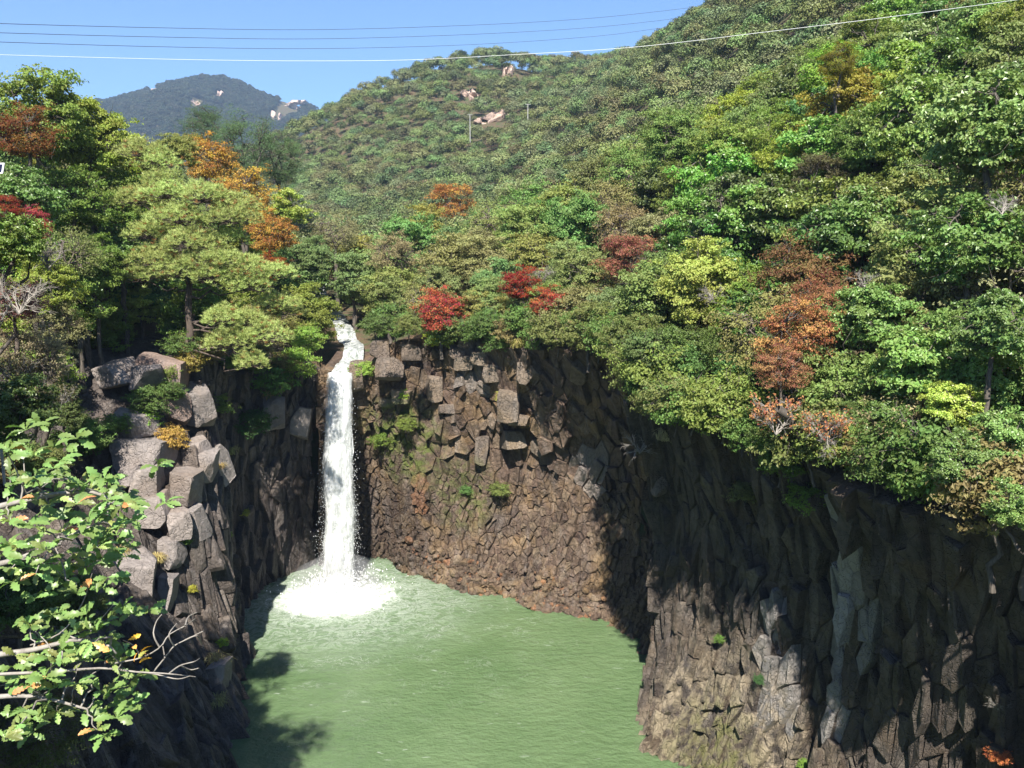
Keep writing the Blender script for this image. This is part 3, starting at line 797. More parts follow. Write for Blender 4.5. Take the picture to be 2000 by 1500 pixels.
# stream above the lip
tt = np.linspace(0, len(STREAM)-1.001, 160); cpt = catmull(STREAM, tt); wdt = np.interp(tt, np.arange(len(STREAM)), STREAM_W)
tan = np.gradient(cpt[:, :2], axis=0); nrm = np.stack([-tan[:, 1], tan[:, 0]], 1); nrm /= np.linalg.norm(nrm, axis=1, keepdims=True)
uu = np.linspace(-1, 1, 15); V = np.zeros((160, 15, 3))
for j, u in enumerate(uu):
    V[:, j, :2] = cpt[:, :2] + nrm*(wdt*u)[:, None]; V[:, j, 2] = cpt[:, 2] - .12*u*u + .08*vnoise(cpt[:, 1]*1.7, u*2, seed=95)
st = link('stream', mesh_np('stream', V.reshape(-1, 3), grid_faces(160, 15), [M['stream']], {'edge': np.tile(1-.75*np.abs(np.linspace(-1, 1, 15))**3, 160)}, smooth=True)); tag(st, 'white water stream above the waterfall lip', kind='structure')

# ------------------------------------------------------------------ vegetation templates
def tube(pts, radii, sides=5):
    pts = np.asarray(pts, float); n = len(pts)
    tg = np.gradient(pts, axis=0); tg /= np.linalg.norm(tg, axis=1, keepdims=True)+1e-9
    ref = np.where(np.abs(tg[:, 2:3]) > .9, np.array([[1., 0, 0]]), np.array([[0, 0, 1.]]))
    a = np.cross(tg, ref); a /= np.linalg.norm(a, axis=1, keepdims=True)+1e-9; b = np.cross(tg, a)
    th = np.linspace(0, 2*math.pi, sides, endpoint=False)
    V = pts[:, None] + (a[:, None]*np.cos(th)[None, :, None] + b[:, None]*np.sin(th)[None, :, None])*np.asarray(radii)[:, None, None]
    F = []
    for i in range(n-1):
        for j in range(sides):
            k = (j+1) % sides; F.append((i*sides+j, i*sides+k, (i+1)*sides+k, (i+1)*sides+j))
    return V.reshape(-1, 3), np.array(F)
def join(parts):
    Vs, Fs, o = [], [], 0
    for v, f in parts: Vs.append(v); Fs.append(f+o); o += len(v)
    return np.concatenate(Vs), np.concatenate(Fs)
def wig(a, b, rng, n=5, amp=.08, sag=0.0):
    t = np.linspace(0, 1, n)[:, None]; p = np.asarray(a)*(1-t)+np.asarray(b)*t
    L = np.linalg.norm(np.asarray(b)-np.asarray(a)); j = rng.normal(size=(n, 3))*amp*L; j[0] = j[-1] = 0
    p = p + j*.5; p[:, 2] += sag*L*4*t[:, 0]*(1-t[:, 0]); return p
def leaves(c, nrm, size, rng, wid=.62, fold=.18):
    n = len(c); nrm = nrm/(np.linalg.norm(nrm, axis=1, keepdims=True)+1e-9)
    r = rng.normal(size=(n, 3)); r[:, 2] -= .35; t = r - (r*nrm).sum(1, keepdims=True)*nrm; t /= np.linalg.norm(t, axis=1, keepdims=True)+1e-9
    b = np.cross(nrm, t); s = size[:, None]
    V = np.stack([c-t*s*.5, c+b*s*wid*.5+nrm*s*fold-t*s*.05, c+t*s*.5-nrm*s*.08, c-b*s*wid*.5+nrm*s*fold-t*s*.05], 1).reshape(-1, 3)
    i = np.arange(n)*4
    F = np.concatenate([np.stack([i, i+1, i+2], 1), np.stack([i, i+2, i+3], 1)])
    return V, F
def leaf_attrs(n, rng, lvbase=None):
    lv = np.clip(rng.normal(.5, .25, n) if lvbase is None else lvbase + rng.normal(0, .17, n), 0, 1)
    return {'lv': np.repeat(lv, 4), 'lt': np.repeat(rng.random(n), 4)}

def broadleaf(seed, R=3.0, hc=3.5, nb=60, rc=(.55, 1.05), per=210, leaf=.17, flatn=.6, shape=(1, 1, .95), mat='leaf', zmin=-.9, wid=.62, bare=0.0, trunk_r=.16, bark='bark', inner=.35, sink=1.2):
    rng = np.random.default_rng(seed)
    d = rng.normal(size=(nb*3, 3)); d /= np.linalg.norm(d, axis=1, keepdims=True); d = d[d[:, 2] > zmin][:nb]; nb = len(d)
    env = .82 + .38*fbm(d[:, 0]*1.4+seed, d[:, 1]*1.4, d[:, 2]*1.4, 2, seed=seed)
    r = R*np.sqrt(rng.uniform(inner, 1, nb))*env
    C = d*r[:, None]*np.array(shape) + np.array([0, 0, hc])
    rcj = rng.uniform(*rc, nb)
    cs, ns, lb = [], [], []
    for j in range(nb):
        m = rng.integers(7, 13); tw = rng.normal(size=(m, 3))*rcj[j]*np.array([.62, .62, .62*flatn]); tw -= 0
        k = max(3, int(per*(rcj[j]/np.mean(rc))**2/m))
        if rng.random() < bare: k = max(2, k//6)
        off = rng.normal(size=(m, k, 3))*rcj[j]*np.array([.24, .24, .12])
        pts = (C[j]+tw[:, None]+off).reshape(-1, 3)
        outw = (pts-C[j])/rcj[j]*.55 + d[j]*.35 + np.array([0, 0, .6])
        cs.append(pts); ns.append(outw + rng.normal(size=outw.shape)*.55); lb.append(np.full(len(pts), np.clip(rng.normal(.5, .16), .1, .9)))
    c = np.concatenate(cs); n = np.concatenate(ns); lb = np.concatenate(lb)
    V, F = leaves(c, n, leaf*rng.uniform(.7, 1.25, len(c)), rng, wid)
    crown = mesh_np('crown', V, F, [M[mat]], leaf_attrs(len(c), rng, lb))
    # trunk, limbs, boughs
    parts = []; th = hc*.62
    tr = wig((0, 0, -sink), (rng.normal()*.2, rng.normal()*.2, th), rng, 8, .03); parts.append(tube(tr, np.linspace(trunk_r*1.25, trunk_r*.75, 8), 7))
    mains = []
    for q in range(5):
        a = q*2*math.pi/5+rng.normal()*.3; e = np.array([math.cos(a)*R*.42, math.sin(a)*R*.42, hc+rng.uniform(-.1, .45)*R*shape[2]])
        pl = wig(tr[-1-(q % 2)], e, rng, 6, .12, .04); parts.append(tube(pl, np.linspace(trunk_r*.6, trunk_r*.25, 6), 5)); mains.append(pl)
    mp = np.concatenate([m_[2:] for m_ in mains])
    for j in range(nb):
        q = mp[np.argmin(np.linalg.norm(mp-C[j], axis=1)+rng.random(len(mp))*.5)]
        parts.append(tube(wig(q, C[j], rng, 5, .14, .03), np.linspace(trunk_r*.28, .012, 5), 4))
        for _ in range(3):
            e = C[j]+rng.normal(size=3)*rcj[j]*.6; parts.append(tube(wig(C[j]*.6+q*.4, e, rng, 4, .14), np.linspace(.022, .007, 4), 3))
    v, f = join(parts); trunk = mesh_np('trunk', v, f, [M[bark]], smooth=True)
    return {'crown': crown, 'trunk': trunk, 'R': R, 'hc': hc}

T = {}
T['round'] = [broadleaf(101+i, nb=62+5*i, leaf=.185, per=250, rc=(.42, .92), flatn=.5, inner=.12) for i in range(4)]
T['tall'] = [broadleaf(121+i, R=2.6, hc=4.2, shape=(1, 1, 1.4), nb=74, leaf=.18, per=220, rc=(.42, .9), flatn=.5, inner=.12) for i in range(3)]
T['oak'] = [broadleaf(141+i, nb=60, leaf=.225, per=200, rc=(.42, .95), mat='leaf_gloss', wid=.7, flatn=.42, inner=.12) for i in range(3)]
T['bough'] = [broadleaf(151+i, nb=64, leaf=.225, per=200, rc=(.42, .95), mat='leaf_gloss', wid=.7, flatn=.5, sink=-1.4) for i in range(2)]
T['airy'] = [broadleaf(161+i, nb=74, leaf=.15, per=130, rc=(.4, .85), bare=.3, bark='twig_brown') for i in range(3)]
T['turned'] = [broadleaf(181+i, nb=66, leaf=.15, per=200, mat='petal', rc=(.45, .95), flatn=.42, bare=.1) for i in range(3)]
T['bush'] = [broadleaf(201+i, R=1.6, hc=1.4, nb=36, rc=(.3, .6), per=130, leaf=.14, zmin=-.9, trunk_r=.04, shape=(1, 1, .75), sink=.2) for i in range(3)]
T['feather'] = [broadleaf(221+i, R=2.8, hc=5.0, shape=(1, 1, 1.2), nb=80, leaf=.11, per=200, rc=(.5, 1.0), wid=.4) for i in range(2)]

def twigs(seed, origin, direction, length, depth, r0, spread=.6, n0=4, gravity=0.0, shrink=.62):
    rng = np.random.default_rng(seed); parts = []; tips = []
    def rec(p, d, L, r, k):
        e = p+d*L; pl = wig(p, e, rng, 5, .09); pl[:, 2] += gravity*np.linspace(0, 1, 5)**2*L
        parts.append(tube(pl, np.linspace(r, r*.55, 5), 4)); 
        if k == 0: tips.append((pl[-1], d)); return
        for q in range(n0):
            t = rng.uniform(.35, 1.0) if q else 1.0
            b = pl[int(t*4)]; nd = d + rng.normal(size=3)*spread; nd /= np.linalg.norm(nd)
            rec(b, nd, L*shrink*rng.uniform(.7, 1.2), r*.55, k-1)
    d = np.asarray(direction, float); rec(np.asarray(origin, float), d/np.linalg.norm(d), length, r0, depth)
    return join(parts), tips

def bare_shrub(seed, R=1.5):
    parts = []; tips = []
    rng = np.random.default_rng(seed)
    for q in range(6):
        a = rng.uniform(0, 2*math.pi); (v, f), tp = twigs(seed*10+q, (0, 0, -.3), (math.cos(a)*.7, math.sin(a)*.7, .8), R*.55, 3, .035, .5, 4)
        parts.append((v, f)); tips += tp
    v, f = join(parts); return mesh_np('branch', v, f, [M['twig']], smooth=True), np.array([t[0] for t in tips])
def sparse_shrub(seed, R=1.5, keep=.5, leaf=.12):
    br, tips = bare_shrub(seed, R); rng = np.random.default_rng(seed)
    tp = tips[rng.random(len(tips)) < keep]; c = np.repeat(tp, 3, 0)+rng.normal(size=(len(tp)*3, 3))*.08
    n = rng.normal(size=c.shape)+np.array([0, -.3, .6]); V, F = leaves(c, n, leaf*rng.uniform(.7, 1.2, len(c)), rng)
    return {'crown': mesh_np('crown', V, F, [M['petal']], leaf_attrs(len(c), rng)), 'trunk': br, 'R': R, 'hc': R*.8}
T['sparse'] = [sparse_shrub(241+i) for i in range(3)]
T['bare'] = [{'crown': None, 'trunk': bare_shrub(251+i)[0], 'R': 1.5, 'hc': 1.2} for i in range(2)]
def grass_tuft(seed):
    rng = np.random.default_rng(seed); n = 170; V, F = [], []
    for i in range(n):
        a = rng.uniform(0, 2*math.pi); L = rng.uniform(.35, .8); o = rng.normal(size=3)*np.array([.14, .14, .02]); d = np.array([math.cos(a), math.sin(a), 0]); w_ = np.array([-d[1], d[0], 0])*.014
        p1 = o+d*L*.3+np.array([0, 0, L*.6]); p2 = o+d*L*.85+np.array([0, 0, L*rng.uniform(.15, .6)]); k = len(V)
        V += [o-w_, o+w_, p1+w_, p1-w_, p2]; F += [[k, k+1, k+2, k+3], [k+3, k+2, k+4]]
    return mesh_np('blade', V, F, [M['grass']], {'lv': np.repeat(rng.random(n), 5), 'lt': np.zeros(n*5)})
T['grass'] = [grass_tuft(261+i) for i in range(2)]
TRIS = sum(len(t['crown'].polygons) for k in T for t in T[k] if isinstance(t, dict) and t['crown'])
print('template crown faces', TRIS)

# ------------------------------------------------------------------ placing trees
rngT = np.random.default_rng(77)
HEROPX = [(650, 640, 40, 95), (680, 690, 36, 80)]; PLACED = []
KEEPCLEAR = [(862, 600, 50, 70), (1020, 560, 36, 70), (1075, 600, 36, 66), (1560, 650, 70, 40), (672, 690, 34, 80)]      # (x, y, radius) of hero trees, kept clear by the sampled ones
def put(kind, name, base, scale, color, label, cat, group=None, rotz=None, lean=(0, 0), sxy=1.0, var=None, keepcolor=False):
    t = T[kind][var if var is not None else int(rngT.integers(len(T[kind])))]
    e = bpy.data.objects.new(name, None); COL.objects.link(e); e.empty_display_size = .3
    e.location = base; e.rotation_euler = (lean[0], lean[1], rngT.uniform(0, 6.28) if rotz is None else rotz)
    e.scale = (scale*sxy, scale*sxy, scale)
    tag(e, label, cat, group)
    tr = link('branch' if kind in ('bare', 'sparse', 'bush') else 'trunk', t['trunk'], e)
    if t['crown'] is not None:
        c = link('crown', t['crown'], e, color=color); c['kind'] = 'stuff'
    return e
def hero(kind, px, py, Yd, rpx, color, label, name='tree', cat='tree', group=None, sxy=1.0, lean=(0, 0), keep=True, var=None, rotz=None):
    """crown centred where the photo shows it, rooted on the ground below"""
    t = T[kind][0]; c = P(px, py, Yd); dep = proj(c)[2]; s = rpx/FPX*dep/t['R']
    b = c - np.array([0, 0, t['hc']*s])
    if kind == 'oak' and bool(inside(RIM0, np.array(b[0]), np.array(b[1]))): kind = 'bough'
    if keep: PLACED.append((c[0], c[1], t['R']*s*.55)); HEROPX.append((px, py, rpx, dep))
    e = put(kind, name, b, s, color, label, cat, group, lean=lean, sxy=sxy, var=var, rotz=rotz)
    foot = np.array([b[0], b[1], float(G(b[0], b[1]))-.4])
    if bool(inside(RIM0, np.array(b[0]), np.array(b[1]))):          # crown hangs out over the gorge: root it on the nearest rim
        i = np.argmin(np.hypot(RIMT[:, 0]-b[0], RIMT[:, 1]-b[1])); foot = RIMT[i] - np.array([0, 0, .3])
    if np.linalg.norm(b-foot) > .9*s and (b[2] > foot[2] or abs(b[0]-foot[0]) > .3):
        rg = np.random.default_rng(int(px*7+py)); up = np.array([0, 0, s*1.0])
        pl = wig(foot, b+up*(1.6 if kind == 'bough' else .6), rg, 9, .05, .0); t_ = np.linspace(0, 1, 9)[:, None]; pl = pl + (b+up-foot)[None]*0
        v, f = tube(pl-b, np.linspace(.2*s+.03, .15*s, 9), 7)
        v = v @ np.array(Matrix.Rotation(-e.rotation_euler.z, 3, 'Z')).T/np.array([s*sxy, s*sxy, s])
        link('lower_trunk', mesh_np('lower_trunk', v, f, [M['bark']], smooth=True), e)
    return e

DG, MG, YG, LG = (.048, .078, .020), (.080, .115, .024), (.125, .148, .028), (.150, .180, .034)
OL, TAN, OR, RED, RUST, SAL = (.105, .122, .040), (.150, .120, .062), (.50, .29, .07), (.40, .035, .022), (.20, .075, .03), (.33, .135, .06)
BG = (.088, .120, .044)
LT = 'trees on the left bank'
for a in [
 # left bank
 ('round', 70, 235, 58, 105, (.105, .135, .03), 'tall yellow green tree at the top left corner behind the rust tree', 'tree', LT),
 ('turned', 50, 262, 52, 72, RUST, 'rust red tree at the left edge under the tall yellow green tree', 'tree', LT),
 ('round', 175, 265, 62, 92, YG, 'yellow green tree left of the orange tree reaching up to the sky', 'tree', LT),
 ('oak', 245, 305, 68, 66, LG, 'pale yellow green tree at the right end of the left skyline', 'tree', LT),
 ('round', 150, 385, 56, 88, MG, 'green tree below the yellow green skyline trees on the left', 'tree', LT),
 ('oak', 55, 385, 50, 76, (.06, .10, .024), 'dark green tree at the left edge below the rust tree', 'tree', LT),
 ('round', 225, 400, 62, 72, MG, 'mid green tree just left of the pine top', 'tree', LT),
 ('airy', 120, 500, 48, 80, OL, 'thin olive tree with grey twigs left of the pine', 'tree', LT),
 ('oak', 235, 490, 59, 66, (.06, .10, .024), 'dark glossy tree directly left of the pine crown', 'tree', LT),
 ('turned', 60, 437, 31, 40, (.50, .09, .10), 'small crimson maple near the left edge', 'tree', LT),
 ('turned', 5, 405, 30, 34, (.33, .06, .04), 'red tipped maple cut off by the left edge', 'tree', LT),
 ('airy', 25, 590, 32, 66, (.16, .075, .065), 'maroon leafed tree at the left edge below the crimson maple', 'tree', LT),
 ('round', 150, 580, 54, 80, (.10, .14, .03), 'yellow green maple below and left of the pine crown', 'tree', LT),
 ('oak', 275, 590, 62, 56, LG, 'bright lime maple beside the pine trunk', 'tree', LT),
 ('round', 205, 640, 59, 56, MG, 'green maple over the dark bank left of the pine trunk', 'tree', LT),
 ('airy', 70, 700, 33, 80, (.15, .13, .075), 'withered tan shrub tree on the dark left bank', 'tree', LT),
 ('oak', 20, 470, 30, 70, MG, 'green tree at the left edge behind the bare twigs', 'tree', LT),
 ('round', 95, 560, 46, 64, YG, 'yellowish tree right of the maroon tree', 'tree', LT),
 ('round', 180, 505, 55, 60, MG, 'green bushy tree between the thin olive tree and the pine', 'tree', LT),
 ('airy', 100, 640, 46, 66, (.12, .115, .05), 'dull olive tree on the shaded left bank', 'tree', LT),
 ('oak', 30, 800, 29, 80, (.05, .07, .02), 'dark green bush tree on the shaded bank above the foreground oak', 'tree', LT),
 ('round', 120, 800, 47, 56, (.055, .07, .022), 'dark olive bush on the shaded left slope', 'tree', LT),
 ('round', 30, 1160, 22, 90, (.05, .075, .022), 'dark green tree behind the foreground oak leaves', 'tree', LT),
 ('round', 150, 1180, 27, 70, (.055, .07, .024), 'dark shrub behind the upper oak leaves', 'tree', LT),
 ('airy', 60, 1440, 22, 100, (.05, .06, .02), 'dark shrub in the bottom left corner', 'tree', LT),
 # behind the pine
 ('turned', 405, 312, 84, 62, OR, 'golden orange tree behind the top of the pine', 'tree', 'orange trees behind the pine'),
 ('turned', 475, 380, 80, 70, (.50, .31, .075), 'broad golden tree right of the pine top', 'tree', 'orange trees behind the pine'),
 ('turned', 528, 455, 76, 56, (.48, .26, .07), 'deeper orange tree right of the pine crown', 'tree', 'orange trees behind the pine'),
 ('turned', 525, 520, 74, 34, (.36, .10, .025), 'small burnt orange tree at the right tip of the pine', 'tree', 'orange trees behind the pine'),
 ('feather', 400, 248, 120, 48, (.055, .085, .04), 'tall hazy green tree in front of the far mountain', 'tree', None),
 ('feather', 480, 290, 112, 66, (.062, .095, .04), 'feathery grey green tree above the orange trees', 'tree', None),
 ('feather', 545, 315, 118, 56, (.058, .09, .035), 'feathery green tree at the foot of the central hill', 'tree', None),
 ('round', 345, 290, 66, 42, (.13, .14, .04), 'pale olive tree between the pine and the skyline trees', 'tree', None),
 ('oak', 560, 405, 88, 44, LG, 'pale green tree right of the orange trees', 'tree', None),
 # behind the lip
 ('airy', 655, 455, 92, 56, (.13, .125, .06), 'half bare tree standing behind the waterfall stream', 'tree', None),
 ('round', 605, 500, 84, 48, BG, 'soft green tree left above the waterfall stream', 'tree', None),
 ('round', 690, 545, 84, 56, BG, 'soft green tree right above the waterfall stream', 'tree', None),
 ('airy', 765, 500, 80, 56, (.14, .12, .06), 'tan twiggy tree above the cliff right of the waterfall', 'tree', None),
 ('round', 760, 575, 76, 50, OL, 'olive bush tree at the rim right of the waterfall', 'tree', None),
 # rim above the back wall
 ('turned', 862, 608, 67.8, 60, (.44, .085, .06), 'bright red maple at the rim above the back cliff', 'tree', 'red maples on the cliff rim'),
 ('turned', 1020, 555, 66.5, 46, (.32, .035, .025), 'dark red maple left behind the scarlet one', 'tree', 'red maples on the cliff rim'),
 ('turned', 1075, 595, 63, 46, (.44, .08, .055), 'scarlet maple right of the pale green tree on the rim', 'tree', 'red maples on the cliff rim'),
 ('turned', 1235, 505, 62, 62, (.36, .15, .10), 'dusty pink maple on the slope left of the yellow green tree', 'tree', 'red maples on the cliff rim'),
 ('round', 955, 585, 69, 48, (.115, .15, .05), 'pale green tree between the two red maples', 'tree', None),
 ('round', 1150, 530, 66, 66, (.115, .135, .045), 'olive green tree between the scarlet and the pink maple', 'tree', None),
 ('turned', 885, 395, 122, 48, (.50, .25, .08), 'orange tree on the slope in the middle distance', 'tree', None),
 ('round', 830, 450, 100, 56, (.145, .135, .035), 'mustard green tree below the middle distance orange tree', 'tree', None),
 ('round', 1365, 545, 53, 96, (.165, .185, .045), 'large pale yellow green tree on the rim above the dark cliff', 'tree', None),
 ('turned', 1570, 545, 46, 104, (.22, .13, .06), 'broad brown leafed tree right of the pale yellow green tree', 'tree', None),
 ('turned', 1560, 650, 36, 88, (.42, .19, .09), 'salmon orange shrub tree hanging over the right cliff', 'tree', None),
 ('sparse', 1520, 765, 33.2, 86, (.50, .24, .11), 'half bare shrub with orange leaves on the right cliff rim', 'shrub', None),
 ('sparse', 1610, 790, 31.5, 70, (.50, .22, .10), 'sparse orange leafed shrub right of the half bare shrub', 'shrub', None),
 ('turned', 1600, 590, 40, 66, (.36, .17, .09), 'pinkish brown tree above the salmon shrub', 'tree', None),
 ('turned', 1530, 720, 34.5, 54, (.40, .20, .11), 'pale salmon shrub below the salmon orange shrub tree', 'shrub', None),
 ('oak', 1700, 620, 36, 92, (.080, .122, .032), 'glossy green oak right of the salmon shrub', 'tree', None),
 ('oak', 1800, 720, 32, 110, (.092, .138, .034), 'glossy green oak leaning out over the right cliff', 'tree', None),
 ('oak', 1862, 790, 29, 62, (.17, .205, .04), 'lime yellow sapling lit in front of the leaning oak', 'tree', None),
 ('oak', 1965, 860, 26.5, 80, (.092, .135, .038), 'green oak bough at the right edge above the cliff', 'tree', None),
 ('oak', 1940, 640, 28.5, 90, (.070, .108, .030), 'dark glossy oak at the right edge beside the leaning oak', 'tree', None),
 ('oak', 1900, 470, 35, 120, (.066, .105, .026), 'large dark green oak on the right side below the corner tree', 'tree', None),
 ('oak', 1940, 240, 38, 130, (.092, .130, .038), 'tall pale leafed oak at the top right corner', 'tree', None),
 ('oak', 1690, 440, 46, 96, (.070, .112, .028), 'green tree below the dead fallen branch on the right slope', 'tree', None),
 ('oak', 1735, 830, 31, 62, (.070, .105, .028), 'lower green oak under the leaning oak on the cliff edge', 'tree', None),
 ('oak', 1880, 900, 26, 66, (.075, .11, .03), 'green oak overhanging the cliff at the right', 'tree', None),
 ('oak', 1990, 990, 23.5, 62, (.085, .125, .032), 'lowest green oak bough at the right edge', 'tree', None),
 ('round', 1660, 820, 33, 52, (.06, .085, .024), 'shaded green bush right of the orange leafed shrub', 'tree', None),
 ('round', 1480, 760, 40, 56, (.06, .09, .024), 'shaded green tree under the salmon shrub', 'tree', None),
 ('round', 1370, 690, 47, 66, (.07, .10, .026), 'green tree under the pale yellow green tree', 'tree', None),
 ('round', 1270, 640, 55, 56, (.10, .115, .032), 'olive tree left of the pale yellow green tree', 'tree', None),
 ('round', 1310, 690, 46, 80, (.062, .09, .024), 'deep green tree on the buttress left of the shaded trees', 'tree', None),
 ('round', 1235, 655, 52, 62, (.085, .10, .03), 'olive brown tree overhanging the dark alcove', 'tree', None),
 ('round', 1150, 640, 58, 56, (.10, .11, .035), 'small olive tree at the rim above the dark alcove', 'tree', None),
 ('round', 1430, 300, 70, 86, (.115, .15, .035), 'yellow green tree with bare lower trunk high on the slope', 'tree', None),
 ('round', 1330, 270, 76, 76, (.09, .13, .035), 'green tree beside the yellow green tree high on the slope', 'tree', None),
 ('oak', 1480, 420, 58, 86, (.085, .14, .03), 'fresh green tree in the middle of the right slope', 'tree', None),
 ('oak', 1800, 250, 50, 110, (.10, .14, .035), 'green tree with yellow flecks left of the corner oak', 'tree', None),
 ('turned', 1600, 345, 56, 60, (.13, .12, .06), 'faded twiggy tree in the middle of the right slope', 'tree', None),
 ('turned', 1640, 120, 62, 44, (.21, .19, .03), 'small yellow tree near the top of the right slope', 'tree', None),
]:
    hero(a[0], a[1], a[2], a[3], a[4], a[5], a[6], name='shrub' if a[7] == 'shrub' else 'maple_tree' if 'maple' in a[6] else ('oak_tree' if 'oak' in a[6] else 'tree'), cat=a[7], group=a[8])

# tall trees on the near left rim, beside the camera: they shade the left wall
for i, (x, y, h_) in enumerate([(-15.5, 12, 1.75), (-18.5, 17, 1.8), (-20.5, 22, 1.7), (-17, 7, 1.8), (-23.5, 17, 1.8), (-16.8, 18.2, 1.9)]):
    put('tall', 'tree', (x, y, float(G(x, y))-.2), h_, MG, 'tall green tree on the near left rim beside the viewpoint, %s along the rim' % ['second', 'third', 'sixth', 'first', 'fourth', 'fifth'][i], 'tree', 'trees on the near left rim')
# shrubs and sprigs on the cliffs
SHR = [
 ('bush', 285, 805, 34, (.12, .20, .03), 'lime green bush above the pale rounded boulder'),
 ('bush', 350, 850, 40, (.22, .15, .04), 'orange and green bush right of the pale rounded boulder'),
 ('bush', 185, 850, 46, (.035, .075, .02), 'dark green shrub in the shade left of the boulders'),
 ('bush', 385, 715, 36, (.17, .14, .04), 'yellowing bush clinging to the rock below the pine'),
 ('bush', 440, 800, 34, (.085, .12, .03), 'green fern bush below the hanging pine bough'),
 ('bush', 355, 995, 18, (.38, .25, .03), 'golden yellow sprig on the left cliff'),
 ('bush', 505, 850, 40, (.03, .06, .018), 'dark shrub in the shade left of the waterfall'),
 ('bush', 545, 735, 50, (.055, .10, .025), 'shaded green shrub left of the waterfall lip'),
 ('bush', 600, 715, 44, (.125, .18, .035), 'bright green maple bush overhanging the waterfall lip on the left'),
 ('bush', 605, 668, 36, (.12, .175, .035), 'light green bough reaching over the stream'),
 ('bush', 690, 725, 24, (.14, .20, .04), 'small light green tuft right of the waterfall lip'),
 ('bush', 840, 665, 32, (.19, .22, .03), 'yellow green shrub at the top of the back cliff'),
 ('bush', 805, 778, 16, (.18, .24, .03), 'tiny lime sprig under the rock ledge of the back cliff'),
 ('bush', 735, 870, 30, (.075, .105, .02), 'mossy green patch of plants right of the falling water'),
 ('bush', 790, 850, 22, (.095, .12, .025), 'small olive plant on the mossy ledge'),
 ('bush', 960, 660, 30, (.06, .095, .025), 'dark green shrub on the rim under the pale green tree'),
 ('bush', 970, 790, 18, (.20, .19, .05), 'yellow tuft on the big block of the back cliff'),
 ('bush', 960, 950, 22, (.09, .11, .03), 'olive sprigs low on the back cliff'),
 ('bush', 1100, 660, 44, (.08, .09, .03), 'brownish green shrub under the scarlet maple'),
 ('bush', 1180, 660, 56, (.15, .14, .045), 'mixed yellow and brown shrub on the rim right of the scarlet maple'),
 ('bush', 1260, 690, 50, (.065, .09, .03), 'dark olive shrub hanging from the rim in the middle'),
 ('bush', 1330, 720, 56, (.05, .09, .025), 'deep green shrub below the pale yellow green tree'),
 ('bush', 1425, 735, 46, (.07, .14, .04), 'leafy green bush at the left foot of the salmon shrub'),
 ('bush', 1500, 920, 46, (.065, .10, .025), 'hanging green shrub on the dark right cliff'),
 ('bush', 1550, 985, 44, (.08, .12, .025), 'lower hanging green shrub on the dark right cliff'),
 ('bush', 1440, 975, 34, (.085, .09, .035), 'dull olive shrub left of the hanging green shrub'),
 ('bush', 1640, 745, 44, (.06, .10, .03), 'green shrub between the salmon shrub and the leaning oak'),
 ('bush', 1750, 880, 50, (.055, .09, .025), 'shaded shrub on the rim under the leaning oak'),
 ('bush', 1830, 920, 40, (.15, .12, .05), 'dry brown shrub hanging below the leaning oak'),
 ('bush', 1990, 960, 40, (.06, .12, .035), 'green plant at the right edge below the oak bough'),
 ('bush', 455, 1250, 16, (.13, .19, .03), 'lime sprig at the pool edge on the left cliff'),
 ('bush', 385, 1055, 14, (.09, .15, .03), 'small green sprig in the left cliff cracks'),
 ('bush', 465, 1048, 10, (.10, .16, .03), 'tiny green sprig on the dark rock left of the pool'),
 ('bush', 395, 1145, 11, (.20, .19, .03), 'tiny yellow sprig on the lower left cliff'),
 ('bush', 500, 1000, 11, (.17, .18, .03), 'tiny yellow green sprig on the shaded rock left of the waterfall'),
 ('bush', 1550, 1480, 16, (.10, .16, .03), 'small green plant at the bottom of the right cliff'),
 ('bush', 1465, 1330, 14, (.035, .075, .025), 'dark green tuft low on the right cliff'),
 ('bush', 1385, 1255, 12, (.07, .12, .025), 'small green tuft on the left part of the right cliff'),
 ('bush', 1925, 1480, 22, (.28, .10, .04), 'rusty plant in the bottom right corner'),
 ('bush', 895, 960, 14, (.06, .11, .03), 'small green plant on the sunlit scaly rock'),
 ('bush', 735, 640, 34, (.06, .085, .025), 'dark shrub at the rim right of the stream'),
 ('bush', 800, 640, 30, (.09, .10, .03), 'brown green shrub left of the bright red maple'),
]
for i, (kd, px, py, rp, col, lab) in enumerate(SHR):
    q = cliff_pt(px, py, 20)
    if q is None:
        q = P(px, py, 64 if px < 1200 else 45)
    dep = proj(q)[2]; t = T[kd][0]; s = rp/FPX*dep/t['R']
    put(kd, 'shrub' if rp > 20 else 'sprig', q + np.array([0, -.25, -t['hc']*s*.8]), s, col, lab, 'shrub' if rp > 20 else 'plant', 'plants on the cliffs')
